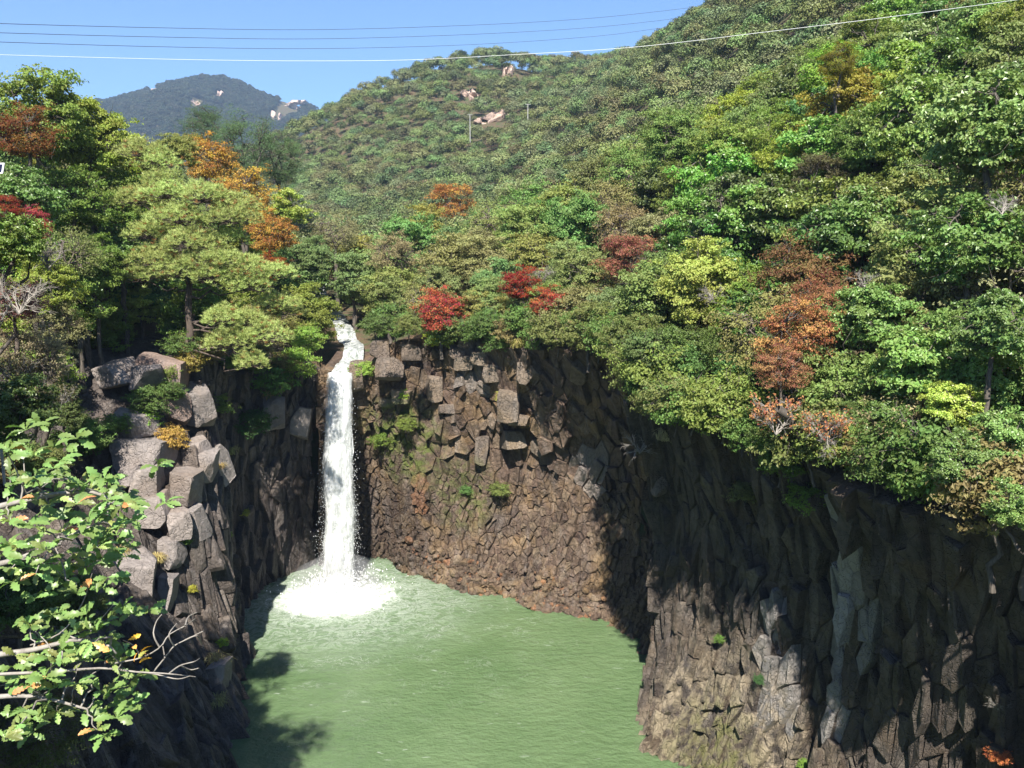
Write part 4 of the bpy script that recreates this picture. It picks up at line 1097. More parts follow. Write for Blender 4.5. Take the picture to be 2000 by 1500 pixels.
for (kd, px, py, Yd, rp, col, lab) in [
 ('bare', 1610, 885, 31.0, 46, (.3, .3, .3), 'bare grey twigs hanging under the salmon shrub'),
 ('bare', 1240, 860, None, 50, (.3, .3, .3), 'grey twiggy shrub on the dark rock in the middle'),
 ('bare', 1600, 270, 60, 50, (.3, .3, .3), 'bare grey tree on the right slope'),
 ('bare', 1960, 380, 30, 50, (.3, .3, .3), 'bare pale twigs near the right edge'),
 ('bare', 1690, 530, 38, 40, (.3, .3, .3), 'bare pale twigs above the glossy green oak'),
 ('bare', 30, 545, 29, 90, (.3, .3, .3), 'tangle of bare grey twigs at the left edge'),
 ('bare', 90, 480, 33, 60, (.3, .3, .3), 'bare grey shrub under the crimson maple'),
 ('bare', 1940, 1370, None, 34, (.3, .3, .3), 'dry straw coloured twigs at the bottom right'),
 ('sparse', 30, 700, 30, 70, (.16, .13, .07), 'withered bush with pale leaves on the left bank'),
 ('sparse', 110, 760, 36, 60, (.17, .14, .08), 'withered bush with beige leaves on the dark slope'),
 ('bare', 1400, 560, 50, 44, (.3, .3, .3), 'bare grey twigs in the pale yellow green tree'),
 ('bare', 1060, 520, 68, 40, (.3, .3, .3), 'bare grey branches between the red maples')]:
    q = cliff_pt(px, py, 20) if Yd is None else P(px, py, Yd)
    if q is None: q = P(px, py, 36)
    dep = proj(q)[2]; t = T[kd][0]; s = rp/FPX*dep/t['R']
    hang = 'hanging' in lab
    put(kd, 'bare_shrub' if kd == 'bare' else 'sparse_shrub', q - np.array([0, 0, t['hc']*s*.7]) if not hang else q+np.array([0, 0, t['hc']*s*.7]), s, col, lab, 'shrub', None, lean=(math.pi*.85, 0) if hang else (0, 0))
for i, (px, py, sc_, col, lab) in enumerate([
 (250, 1080, 1.3, (.16, .13, .05), 'dry grass tuft above the broad tan rock'), (285, 1095, 1.2, (.10, .13, .03), 'green grass tuft on the broad tan rock'), (325, 1090, 1.2, (.20, .16, .07), 'straw grass tuft on the tan rock pillar'),
 (540, 790, 1.6, (.22, .17, .10), 'dry root grass hanging on the rock knob'), (470, 890, 1.4, (.15, .15, .07), 'pale drooping grass left of the waterfall'), (440, 1295, 1.4, (.18, .15, .07), 'dry grass on the rock stub by the water'),
 (1000, 690, 1.5, (.16, .14, .05), 'dry grass tuft over the back cliff blocks'), (1290, 870, 1.6, (.16, .14, .09), 'dry grass on the dark middle cliff'), (430, 1360, 1.3, (.14, .13, .06), 'drooping grass above the water at the left'),
 (445, 920, 1.0, (.22, .16, .06), 'orange brown grass on the narrow rock slab')]):
    q = cliff_pt(px, py, 20)
    if q is None: continue
    e = bpy.data.objects.new('grass_tuft', None); COL.objects.link(e); e.location = q; e.scale = (sc_,)*3; tag(e, lab, 'grass', 'grass tufts on the cliffs')
    b = link('blade', T['grass'][i % 2], e, color=col); b['kind'] = 'stuff'

# low growth that hangs over the cliff rims
rngR = np.random.default_rng(91)
for key, s0, s1, nm in (('back', 7.5, 40, 'back cliff'), ('right', 0.5, 34, 'right cliff'), ('left', 30, 62, 'left cliff')):
    S = SH[key]; lst = []
    s_ = s0
    while s_ < min(s1, S.L-.3):
        p, n = S.frame(np.array([s_]), np.array([1.0])); q = p[0] + n[0]*rngR.uniform(-.2, .9)*np.array([1, 1, 0]) + np.array([0, 0, rngR.uniform(-.9, .1)])
        px, py, dep = proj(q)
        if any(dep < hd and math.hypot(px-hx, py-34-hy) < hr+4 for hx, hy, hr, hd in KEEPCLEAR): s_ += .8; continue
        if -60 < px < 2060: lst.append((px, q, rngR.uniform(.75, 1.35) if key != 'left' else rngR.uniform(.5, .9)))
        s_ += rngR.uniform(1.0, 1.9)
    lst.sort(key=lambda a: a[0]); nn_ = len(lst)
    for i, (px, q, sz) in enumerate(lst):
        j = int(rngR.integers(5)); col = [(.055, .085, .022), (.085, .095, .03), (.12, .10, .04), (.07, .11, .028), (.10, .125, .03)][j]; cn = ['dark green', 'olive', 'brownish', 'mid green', 'light green'][j]
        wo_ = ['first', 'second', 'third', 'fourth', 'fifth', 'sixth', 'seventh', 'eighth', 'ninth', 'tenth', 'eleventh', 'twelfth', 'thirteenth', 'fourteenth', 'fifteenth', 'sixteenth', 'seventeenth', 'eighteenth', 'nineteenth', 'twentieth', 'twenty-first', 'twenty-second', 'twenty-third', 'twenty-fourth', 'twenty-fifth', 'twenty-sixth', 'twenty-seventh', 'twenty-eighth', 'twenty-ninth', 'thirtieth', 'thirty-first', 'thirty-second'][min(i, 31)]
        put('bush', 'rim_shrub', q, sz, col, f'{cn} shrub on the rim of the {nm}, {wo_} from the left', 'shrub', 'shrubs along the cliff rims', lean=(rngR.normal()*.2, rngR.normal()*.2))

# ------------------------------------------------------------------ the pine on the promontory
def build_pine():
    rng = np.random.default_rng(300); Y0 = 57.5
    base = P(366, 678, Y0); e = bpy.data.objects.new('pine_tree', None); COL.objects.link(e); e.location = base
    tag(e, 'pine tree with layered flat boughs standing on the left promontory', 'tree')
    tr = [P(362, 690, Y0), P(372, 655, Y0), P(368, 600, Y0), P(371, 545, Y0), P(378, 480, Y0+.3), P(368, 420, Y0+.6), P(345, 360, Y0+.8), P(318, 305, Y0+1)]
    tr = catmull(np.array(tr), np.linspace(0, len(tr)-1.001, 30)); parts = [tube(tr-base, np.linspace(.30, .06, 30), 8)]
    for (x_, y_) in ((340, 690), (330, 680), (385, 700), (372, 712)):       # gripping roots
        parts.append(tube(np.array([tr[0]+[0, 0, .4], P((362+x_)/2, (684+y_)/2, Y0-.5), P(x_, y_+8, Y0-.7)])-base, [.16, .1, .05], 6))
    pads = [(273, 301, 46, 1), (305, 322, 44, 1), (318, 357, 42, .6), (262, 395, 50, .3), (325, 383, 44, -.5), (395, 390, 56, -.8), (462, 404, 44, .3), (350, 432, 56, -1), (448, 432, 56, -.6), (290, 462, 46, -.4), (372, 482, 62, -1.4), (440, 470, 46, .8), (308, 512, 54, -.8), (420, 518, 60, -1.3),
            (278, 545, 48, -.2), (352, 535, 52, -1.6), (418, 545, 50, -1.4), (490, 532, 54, -.5), (540, 540, 40, .2), (490, 562, 46, -1), (440, 628, 52, -1.8), (484, 632, 46, -1.2), (450, 672, 52, -2.0), (490, 712, 40, -2.2), (548, 612, 44, 2.5), (520, 660, 52, -1.5), (535, 600, 46, .5)]
    V, F, lv, lt, o = [], [], [], [], 0
    for (px, py, w_, dy) in pads:
        c = P(px, py, Y0+dy) - base; a = w_/FPX*58*.92
        tb = tr[np.argmin(np.abs((tr-base)[:, 2]-(c[2]-.5)))]-base
        parts.append(tube(wig(tb, c-np.array([0, 0, .15]), rng, 7, .10, -.04), np.linspace(.085, .025, 7), 5))
        nt = int(330*(w_/48)**2)
        r = np.sqrt(rng.random(nt)); th = rng.uniform(0, 2*math.pi, nt); lob = 1+.28*np.sin(th*rng.integers(2, 5)+rng.uniform(0, 6))
        tp = np.stack([r*np.cos(th)*a*lob, r*np.sin(th)*a*.85*lob, (1-r**2)*.5*a+rng.normal(size=nt)*.20], 1)+c
        for q in range(0, nt, 6): parts.append(tube(wig(c-np.array([0, 0, .15]), tp[q]-np.array([0, 0, .08]), rng, 4, .1), [.025, .02, .014, .008], 3))
        padlv = np.clip(rng.normal(.5, .15), .15, .85)
        for p in tp:
            m = 14; d = rng.normal(size=(m, 3)); d[:, 2] = np.abs(d[:, 2])*.9+.25; d += (p-c)/a*.5; d /= np.linalg.norm(d, axis=1, keepdims=True)
            L = rng.uniform(.20, .34, m)[:, None]; sd_ = np.cross(d, rng.normal(size=(m, 3))); sd_ /= np.linalg.norm(sd_, axis=1, keepdims=True); sd_ *= .017
            tri = np.stack([p-sd_+d*0, p+sd_+d*0, p+d*L], 1).reshape(-1, 3); V.append(tri); F.append(np.arange(m*3).reshape(-1, 3)+o); o += m*3
            lv += [np.clip(padlv+rng.normal()*.15, 0, 1)]*(m*3); lt += [rng.random()]*(m*3)
    v, f = join(parts); link('trunk', mesh_np('trunk', v, f, [M['bark_pine']], smooth=True), e)
    n_ = link('needle', mesh_np('needle', np.concatenate(V), np.concatenate(F), [M['needle']], {'lv': lv, 'lt': lt}), e, color=(.155, .180, .060)); n_['kind'] = 'stuff'
build_pine()

# ------------------------------------------------------------------ sampled trees that fill the near slopes
cand = []
rng = np.random.default_rng(55)
for _ in range(9000):
    Yd = 22 + 80*rng.random()**.75; x = rng.uniform(-.74, .86)*(Yd+4); cand.append((x, Yd))
cand = np.array(cand); zc = G(cand[:, 0], cand[:, 1]); sd_, _z = stream_d(cand[:, 0], cand[:, 1])
ok = ~inside(rim_poly(.9), cand[:, 0], cand[:, 1]) & (sd_ > 3.0)
tx, ty, td = proj(np.stack([cand[:, 0], cand[:, 1], zc+5], -1)); ok &= (tx > -140) & (tx < 2090 + 320*(cand[:, 1] < 62)) & (ty > -140 - 500*(tx > 2000))
acc = []
minpy = np.full(260, 5000.0)
for i in np.argsort(cand[:, 1]):
    x, y = cand[i]; z = zc[i]
    if not ok[i]: continue
    rm = 2.5 + .019*y
    if x < -18 and y < 120: rm *= 1.2
    if x > -27.5 and x < 0 and 40 < y < 62: continue
    if any((x-a)**2+(y-b)**2 < rm*rm for a, b, _ in acc): continue
    if any((x-a)**2+(y-b)**2 < (r*.8)**2 for a, b, r in PLACED): continue
    px, py, dep = proj(np.array([x, y, z+6.0])); w_ = 2.4/dep*FPX
    i0, i1 = int(np.clip((px-w_)/10+5, 0, 259)), int(np.clip((px+w_)/10+5, 1, 260))
    pc, pyc, dc_ = proj(np.array([x, y, z+3.6]))
    if any(dc_ < hd-1 and math.hypot(pc-hx, pyc-hy) < .62*(hr+w_) for hx, hy, hr, hd in HEROPX): continue
    if i1 <= i0 or not (minpy[i0:i1] > py+4).any(): continue
    q0, q1 = int(np.clip((px-w_*.6)/10+5, 0, 259)), int(np.clip((px+w_*.6)/10+5, 1, 260))
    minpy[q0:q1] = np.minimum(minpy[q0:q1], py+.25*w_)
    acc.append((x, y, z))
print('sampled trees', len(acc))
BANDS = {}
for (x, y, z) in acc:
    u = rng.random(); s = rng.uniform(.8, 1.2)*(.80+.004*y); left = x < -15 - .12*(y-70) and y < 140
    px, py, _ = proj(np.array([x, y, z+5*s]))
    if left: s *= .85
    if y < 75 and 60 < y and -8 < x < 14: s *= .75
    if x > 12 and y > 40 or x > 22:
        kd, c, cn = [('round', MG, 'mid green'), ('oak', (.082, .122, .028), 'fresh green'), ('tall', (.078, .118, .03), 'upright green'), ('round', YG, 'yellow green'), ('airy', OL, 'thin olive'), ('oak', DG, 'dark green'), ('round', (.10, .13, .04), 'dull green')][int(u*7)]
    elif left:
        kd, c, cn = [('round', MG, 'mid green'), ('oak', DG, 'dark green'), ('round', YG, 'yellow green'), ('tall', (.08, .12, .03), 'upright green'), ('airy', OL, 'thin olive')][int(u*5)]
    else:
        kd, c, cn = [('round', BG, 'soft green'), ('round', OL, 'olive'), ('airy', TAN, 'tan twiggy'), ('round', (.11, .14, .05), 'pale green'), ('tall', (.085, .115, .04), 'upright green'), ('airy', (.13, .125, .05), 'thin olive'), ('round', (.135, .14, .035), 'mustard green'), ('round', (.085, .125, .04), 'mid green')][int(u*8)]
    zone = 'on the left bank' if left else ('in the valley behind the fall' if x < -2 and y > 68 else ('near the rim of the back cliff' if x < 13 and y < 80 else ('on the near right slope' if y < 55 else ('on the middle right slope' if y < 90 else 'high on the right slope'))))
    c = tuple(k*f for k, f in zip(c, rng.uniform(.85, 1.18, 3)))
    BANDS.setdefault((zone, cn), []).append((px, kd, (x, y, z-.2), s, c))
ORD = ['first', 'second', 'third', 'fourth', 'fifth', 'sixth', 'seventh', 'eighth', 'ninth', 'tenth', 'eleventh', 'twelfth', 'thirteenth', 'fourteenth', 'fifteenth', 'sixteenth', 'seventeenth', 'eighteenth', 'nineteenth', 'twentieth'] + ['twenty-'+k for k in ('first', 'second', 'third', 'fourth', 'fifth', 'sixth', 'seventh', 'eighth', 'ninth')] + ['thirtieth'] + ['thirty-'+k for k in ('first', 'second', 'third', 'fourth', 'fifth', 'sixth', 'seventh', 'eighth', 'ninth')]
for (zone, cn), lst in BANDS.items():
    lst.sort(key=lambda a: a[0])
    for i, (px, kd, b, s, c) in enumerate(lst):
        where = 'the only one of its colour' if len(lst) == 1 else ('leftmost of its colour' if i == 0 else ('rightmost of its colour' if i == len(lst)-1 else ORD[i]+' of its colour from left'))
        put(kd, 'tree', b, s, c, f'{cn} tree {zone}, {where}', 'tree', 'trees '+zone, lean=(rng.normal()*.05, rng.normal()*.05))

# ------------------------------------------------------------------ far woods (masses): points that carry low crowns
def low_crown(seed, mat, n=900, leaf=.36, R=3.2):
    rng = np.random.default_rng(seed); d = rng.normal(size=(n, 3)); d /= np.linalg.norm(d, axis=1, keepdims=True); d[:, 2] = np.where(d[:, 2] < -.3, -d[:, 2], d[:, 2])
    nb = 14; bc = rng.normal(size=(nb, 3)); bc /= np.linalg.norm(bc, axis=1, keepdims=True); bc[:, 2] = np.abs(bc[:, 2])*.9-.15
    w_ = rng.integers(0, nb, n); c = bc[w_]*R*np.array([.68, .68, .62]) + d*R*.40*rng.uniform(.55, 1, n)[:, None] + np.array([0, 0, 4.6])
    V, F = leaves(c, d+bc[w_]*.5+np.array([0, 0, .35])+rng.normal(size=(n, 3))*.35, leaf*rng.uniform(.7, 1.3, n), rng, .8)
    lb = np.clip(rng.normal(.5, .2, nb), .1, .9)[w_]
    me = mesh_np('low_crown', V, F, [M[mat]], leaf_attrs(n, rng, lb)); return bpy.data.objects.new('low_crown', me)
lib = bpy.data.collections.new('far_crown_library')
for i in range(6):
    lib.objects.link(low_crown(400+i, 'forest%d' % i))
ng = bpy.data.node_groups.new('scatter_crowns', 'GeometryNodeTree')
ng.interface.new_socket('Geometry', in_out='INPUT', socket_type='NodeSocketGeometry'); ng.interface.new_socket('Geometry', in_out='OUTPUT', socket_type='NodeSocketGeometry')
gi, go = ng.nodes.new('NodeGroupInput'), ng.nodes.new('NodeGroupOutput')
ip = ng.nodes.new('GeometryNodeInstanceOnPoints'); ci = ng.nodes.new('GeometryNodeCollectionInfo'); ci.inputs['Collection'].default_value = lib
ci.inputs['Separate Children'].default_value = True; ci.inputs['Reset Children'].default_value = True
mtp = ng.nodes.new('GeometryNodeMeshToPoints')
na1 = ng.nodes.new('GeometryNodeInputNamedAttribute'); na1.data_type = 'FLOAT'; na1.inputs['Name'].default_value = 'rz'
na2 = ng.nodes.new('GeometryNodeInputNamedAttribute'); na2.data_type = 'FLOAT'; na2.inputs['Name'].default_value = 'size'
cx_ = ng.nodes.new('ShaderNodeCombineXYZ')
ng.links.new(gi.outputs[0], mtp.inputs[0]); ng.links.new(mtp.outputs[0], ip.inputs['Points']); ng.links.new(ci.outputs[0], ip.inputs['Instance'])
ip.inputs['Pick Instance'].default_value = True
ng.links.new(na1.outputs[0], cx_.inputs[2]); ng.links.new(cx_.outputs[0], ip.inputs['Rotation']); ng.links.new(na2.outputs[0], ip.inputs['Scale']); ng.links.new(ip.outputs[0], go.inputs[0])
def forest(name, pts, sizes, label, ng=None):
    ng = ng or globals()['ng']
    rng = np.random.default_rng(9); me = bpy.data.meshes.new(name); me.from_pydata([tuple(p) for p in pts], [], [])
    for k, v in (('rz', rng.uniform(0, 6.28, len(pts))), ('size', sizes)):
        at = me.attributes.new(k, 'FLOAT', 'POINT'); at.data.foreach_set('value', np.asarray(v, np.float32))
    o = link(name, me); md = o.modifiers.new('scatter', 'NODES'); md.node_group = ng
    return tag(o, label, 'woodland', kind='stuff')
rng = np.random.default_rng(66); n = 60000
Yd = np.exp(rng.uniform(math.log(99), math.log(470), n)); x = rng.uniform(-.66, .66, n)*(Yd+5); z = np.concatenate([G(x[i:i+4000], Yd[i:i+4000]) for i in range(0, n, 4000)])
px, py, _ = proj(np.stack([x, Yd, z+5], -1)); ok = (px > -60) & (px < 2060) & (py > -160)
x, Yd, z = x[ok], Yd[ok], z[ok]
cell = {}; sel = []
for i in range(len(x)):
    rm = 2.5+.0033*Yd[i]; k = (int(x[i]//6), int(Yd[i]//6)); good = True
    for a in (-1, 0, 1):
        for b in (-1, 0, 1):
            for j in cell.get((k[0]+a, k[1]+b), ()):
                if (x[i]-x[j])**2+(Yd[i]-Yd[j])**2 < rm*rm: good = False
    if good: cell.setdefault(k, []).append(i); sel.append(i)
sel = np.array(sel); print('hill trees', len(sel))
BARE = [(918, 188, 26), (960, 238, 30), (990, 150, 16)]
pts = np.stack([x[sel], Yd[sel], z[sel]-.8], -1); px, py, _ = proj(pts+np.array([0, 0, 4]))
kp = np.ones(len(pts), bool)
for (a, b, r) in BARE: kp &= ~((np.hypot((px-a)*.8, (py-b-6)*1.4) < r) & (pts[:, 1] > 230))
pts = pts[kp]; forest('woodland', pts, rng.uniform(.7, 1.25, len(pts))*(.80+.0008*pts[:, 1]), 'dense green woodland covering the central hill and the ridge')

# far mountain
prof = [(-400, 330), (-100, 260), (100, 215), (215, 190), (300, 168), (350, 158), (400, 143), (435, 145), (480, 162), (520, 178), (565, 188), (600, 198), (632, 214), (760, 262), (1000, 330), (1400, 400)]
pxs = np.array([a for a, b in prof]); rz = np.array([P(a, b, 1750)[2] for a, b in prof]); rx = np.array([P(a, b, 1750)[0] for a, b in prof])
def HM(x, y):
    ridge = np.interp(x, rx, rz)-6
    k = np.clip((y-900)/850, 0, 1.4); k = np.where(k <= 1, k**.9, 1-(k-1)*.9)
    sp_ = np.abs(vnoise(x*.006+y*.002, y*.0016, seed=101))*60 + 26*fbm(x*.018, y*.012, seed=102)
    return 20+(ridge-20)*k - sp_*np.clip(1-np.abs(k-.55)*1.9, 0, 1) + 5*fbm(x*.05, y*.05, seed=103)
mx, my = np.meshgrid(np.linspace(-2200, 1500, 180), np.linspace(900, 2080, 90))
mt = link('mountain', mesh_np('mountain', np.stack([mx, my, HM(mx, my)], -1).reshape(-1, 3), grid_faces(*mx.shape), [M['ground']], smooth=True)); tag(mt, 'distant rocky mountain behind the left bank trees', kind='structure')
n = 26000; y = rng.uniform(1050, 1790, n); x = rng.uniform(-.52, -.15, n)*y; z = HM(x, y); px, py, _ = proj(np.stack([x, y, z], -1))
MB_ = [(385, 205, 15), (427, 190, 9), (565, 212, 24), (540, 230, 16), (298, 178, 10)]
kp = np.ones(n, bool)
for (a, b, r) in MB_: kp &= np.hypot(px-a, (py-b)*1.2) > r
pts = np.stack([x, y, z-1.5], -1)[kp]; lib2 = bpy.data.collections.new('mountain_crown_library')
for i in range(4):
    M['mforest%d' % i] = leaf_mat('mountain_leaf', fixed=[(.030, .042, .022), (.040, .050, .024), (.024, .036, .022), (.046, .050, .028)][i], trans=.1, var=.8, gain=1.0)
    lib2.objects.link(low_crown(450+i, 'mforest%d' % i, 260, .8))
ng2 = ng.copy(); [n_ for n_ in ng2.nodes if n_.bl_idname == 'GeometryNodeCollectionInfo'][0].inputs['Collection'].default_value = lib2
forest('mountain_woodland', pts, rng.uniform(1.0, 1.9, len(pts)), 'dark bluish woodland on the distant mountain', ng2)

# pale rock outcrops on the hills
def surf_pt(px, py, lo, hi, fn):
    ys = np.linspace(lo, hi, 500); q = np.array([P(px, py, t) for t in ys]); d = q[:, 2]-fn(q[:, 0], q[:, 1]); i = np.where(d < 0)[0]
    return q[i[0]] if len(i) else q[-1]
rng = np.random.default_rng(88)
for (px, py, w_, h_, far_, lab) in [
 (918, 190, 24, 17, 0, 'pink rock outcrop just below the summit of the central hill'), (962, 236, 38, 17, 0, 'broad pink rock slab lower on the central hill'), (992, 148, 13, 22, 0, 'narrow orange scar near the central summit'), (958, 150, 8, 14, 0, 'small pale rock on the central summit slope'),
 (384, 206, 18, 14, 1, 'pink crag in the middle of the distant mountain'), (427, 189, 8, 12, 1, 'small pale crag above the middle crag'), (568, 210, 30, 12, 1, 'long pink crag on the right flank of the distant mountain'), (540, 232, 18, 18, 1, 'lower crag on the right flank of the distant mountain'), (298, 178, 12, 7, 1, 'faint grey crag on the left ridge of the distant mountain'), (515, 212, 10, 8, 1, 'small pinkish crag left of the long crag')]:
    q = surf_pt(px, py, 1000, 1790, HM) if far_ else surf_pt(px, py, 180, 470, H)
    dep = proj(q)[2]; a, b = w_/FPX*dep, h_/FPX*dep
    prt = []
    for k in range(9):
        kv, kf = cut_rock(rng, 2, np.array([a*.42, (a+b)*.3, b*.55])*rng.uniform(.6, 1.2, 3), 11, (.45, .85), .12)
        prt.append((kv+np.array([rng.uniform(-.7, .7)*a, rng.uniform(-.1, .4)*a, rng.uniform(-.65, .65)*b]), kf))
    v, f = join(prt)
    o_ = link('rock_outcrop', mesh_np('rock_outcrop', v, f, [M['outcrop']], rock_attrs(len(v), rng.uniform(.5, .9), .1)), loc=q+np.array([0, b*.1, 0]), rot=(0, -.35 if 'long' in lab or 'broad' in lab else 0, 0))
    tag(o_, lab, 'rock', 'rock outcrops on the hills')
# small trees on the central summit
for i, (px, py, rp, lab) in enumerate([(905, 103, 10, 'lone spreading pine on the central summit'), (820, 128, 13, 'round tree left on the summit ridge'), (975, 108, 14, 'dark tree right of the lone summit pine'), (1040, 128, 9, 'small round tree right of the bare summit slope'), (785, 138, 9, 'bluish small tree on the left of the summit ridge'), (1088, 140, 11, 'bluish small tree in the saddle right of the summit')]):
    q = P(px, py, 428); s = rp/FPX*428/3.0
    put('round', 'summit_tree', q-np.array([0, 0, 4.5*s]), s, (.035, .055, .03), lab, 'tree', 'small trees on the summit')

# ------------------------------------------------------------------ cables, poles, panel
def cable(px_list, ys, r, mat, lab):
    xs = np.array([a for a, b in px_list], float); pys = np.array([b for a, b in px_list], float); t = np.linspace(xs[0], xs[-1], 60)
    idx = np.interp(t, xs, np.arange(len(xs))); c = catmull(np.stack([xs, pys], 1), np.clip(idx, 0, len(xs)-1.001))
    yy = np.interp(c[:, 0], [xs[0], xs[-1]], ys); pts = np.array([P(a, b, y_) for (a, b), y_ in zip(c, yy)])
    v, f = tube(pts, np.full(len(pts), r), 6); o_ = link('power_line', mesh_np('power_line', v, f, [M[mat]], smooth=True)); tag(o_, lab, 'cable', 'overhead cables')
cable([(-60, 43), (0, 46), (300, 54), (600, 58), (900, 50), (1150, 36), (1365, 13), (1500, -5)], (110, 280), .042, 'wire_dark', 'uppermost dark overhead cable crossing the sky')
cable([(-60, 61), (0, 64), (300, 72), (600, 76), (900, 68), (1150, 54), (1330, 35), (1460, 18)], (112, 282), .042, 'wire_dark', 'middle dark overhead cable crossing the sky')
cable([(-60, 79), (0, 82), (300, 91), (600, 95), (900, 88), (1150, 72), (1290, 55), (1420, 38)], (114, 284), .042, 'wire_dark', 'third dark overhead cable just above the white one')
cable([(-60, 105), (180, 112), (400, 117), (600, 119), (800, 117), (1000, 107), (1240, 92), (1500, 62), (1700, 38), (1920, 9), (2040, -8)], (105, 46), .016, 'wire_white', 'bright white cable running in front of the hills')
for (px, py, Yd, lab) in [(918, 228, 300, 'thin pale pole left of the broad rock slab'), (1031, 208, 300, 'thin pale pole right of the broad rock slab')]:
    q = P(px, py+14, Yd); h_ = 18/FPX*Yd
    v, f = tube([(0, 0, -6), (0, 0, h_*.5), (0, 0, h_)], [.13, .12, .1], 8); v2, f2 = tube([(-.9, 0, h_*.92), (0, 0, h_*.92), (.9, 0, h_*.92)], [.06, .06, .06], 5)
    e = bpy.data.objects.new('utility_pole', None); COL.objects.link(e); e.location = q; tag(e, lab, 'pole', 'utility poles on the hill')
    link('post', mesh_np('post', v, f, [M['pole']], smooth=True), e); link('crossarm', mesh_np('crossarm', v2, f2, [M['pole']]), e)
q = P(0, 330, 30); e = bpy.data.objects.new('solar_panel', None); COL.objects.link(e); e.location = (q[0]-.15, q[1], q[2]-11); tag(e, 'white framed dark blue panel at the left edge', 'panel')
def boxm(a, b):
    x0, y0, z0 = a; x1, y1, z1 = b
    return np.array([(x0, y0, z0), (x1, y0, z0), (x1, y1, z0), (x0, y1, z0), (x0, y0, z1), (x1, y0, z1), (x1, y1, z1), (x0, y1, z1)], float), np.array([(0, 3, 2, 1), (4, 5, 6, 7), (0, 1, 5, 4), (1, 2, 6, 5), (2, 3, 7, 6), (3, 0, 4, 7)])
v, f = tube([(-.75, .1, 0), (-.75, .1, 5), (-.75, .1, 11)], [.05, .05, .05], 8); link('post', mesh_np('post', v, f, [M['pole']], smooth=True), e)
v, f = boxm((-.95, -.02, 10.85), (.28, .02, 11.2)); v[:, 0] += (v[:, 2]-11)*.25; link('frame', mesh_np('frame', v, f, [M['panel_frame']]), e)
v, f = boxm((-.90, -.035, 10.90), (.22, -.022, 11.15)); v[:, 0] += (v[:, 2]-11)*.25; link('screen', mesh_np('screen', v, f, [M['panel_blue']]), e)

# ------------------------------------------------------------------ foreground oak with leaves one by one
def oak_leaf_mesh(seed):
    rng = np.random.default_rng(seed); n = 11; t = np.linspace(0, 1, n)
    wv = .5*np.sin(np.pi*np.clip(t*.92+.03, 0, 1))**.8*(.30+.85*t)*(1-.42*(np.arange(n) % 2))*.56
    wv[0] = .02; wv[-1] = .05
    zc = .10*np.sin(t*math.pi) - .12*t**2; V = []
    for i in range(n):
        lift = .22*wv[i]; x_ = t[i]
        V += [(x_+.04*(i % 2), -wv[i], zc[i]+lift), (x_, 0, zc[i]), (x_+.04*(i % 2), wv[i], zc[i]+lift)]
    F = []
    for i in range(n-1): F += [[i*3, i*3+1, i*3+4, i*3+3], [i*3+1, i*3+2, i*3+5, i*3+4]]
    return mesh_np('leaf', np.array(V), F, [M['leaf_gloss']], {'lv': np.full(n*3, rng.uniform(.0, 1)), 'lt': np.zeros(n*3)})
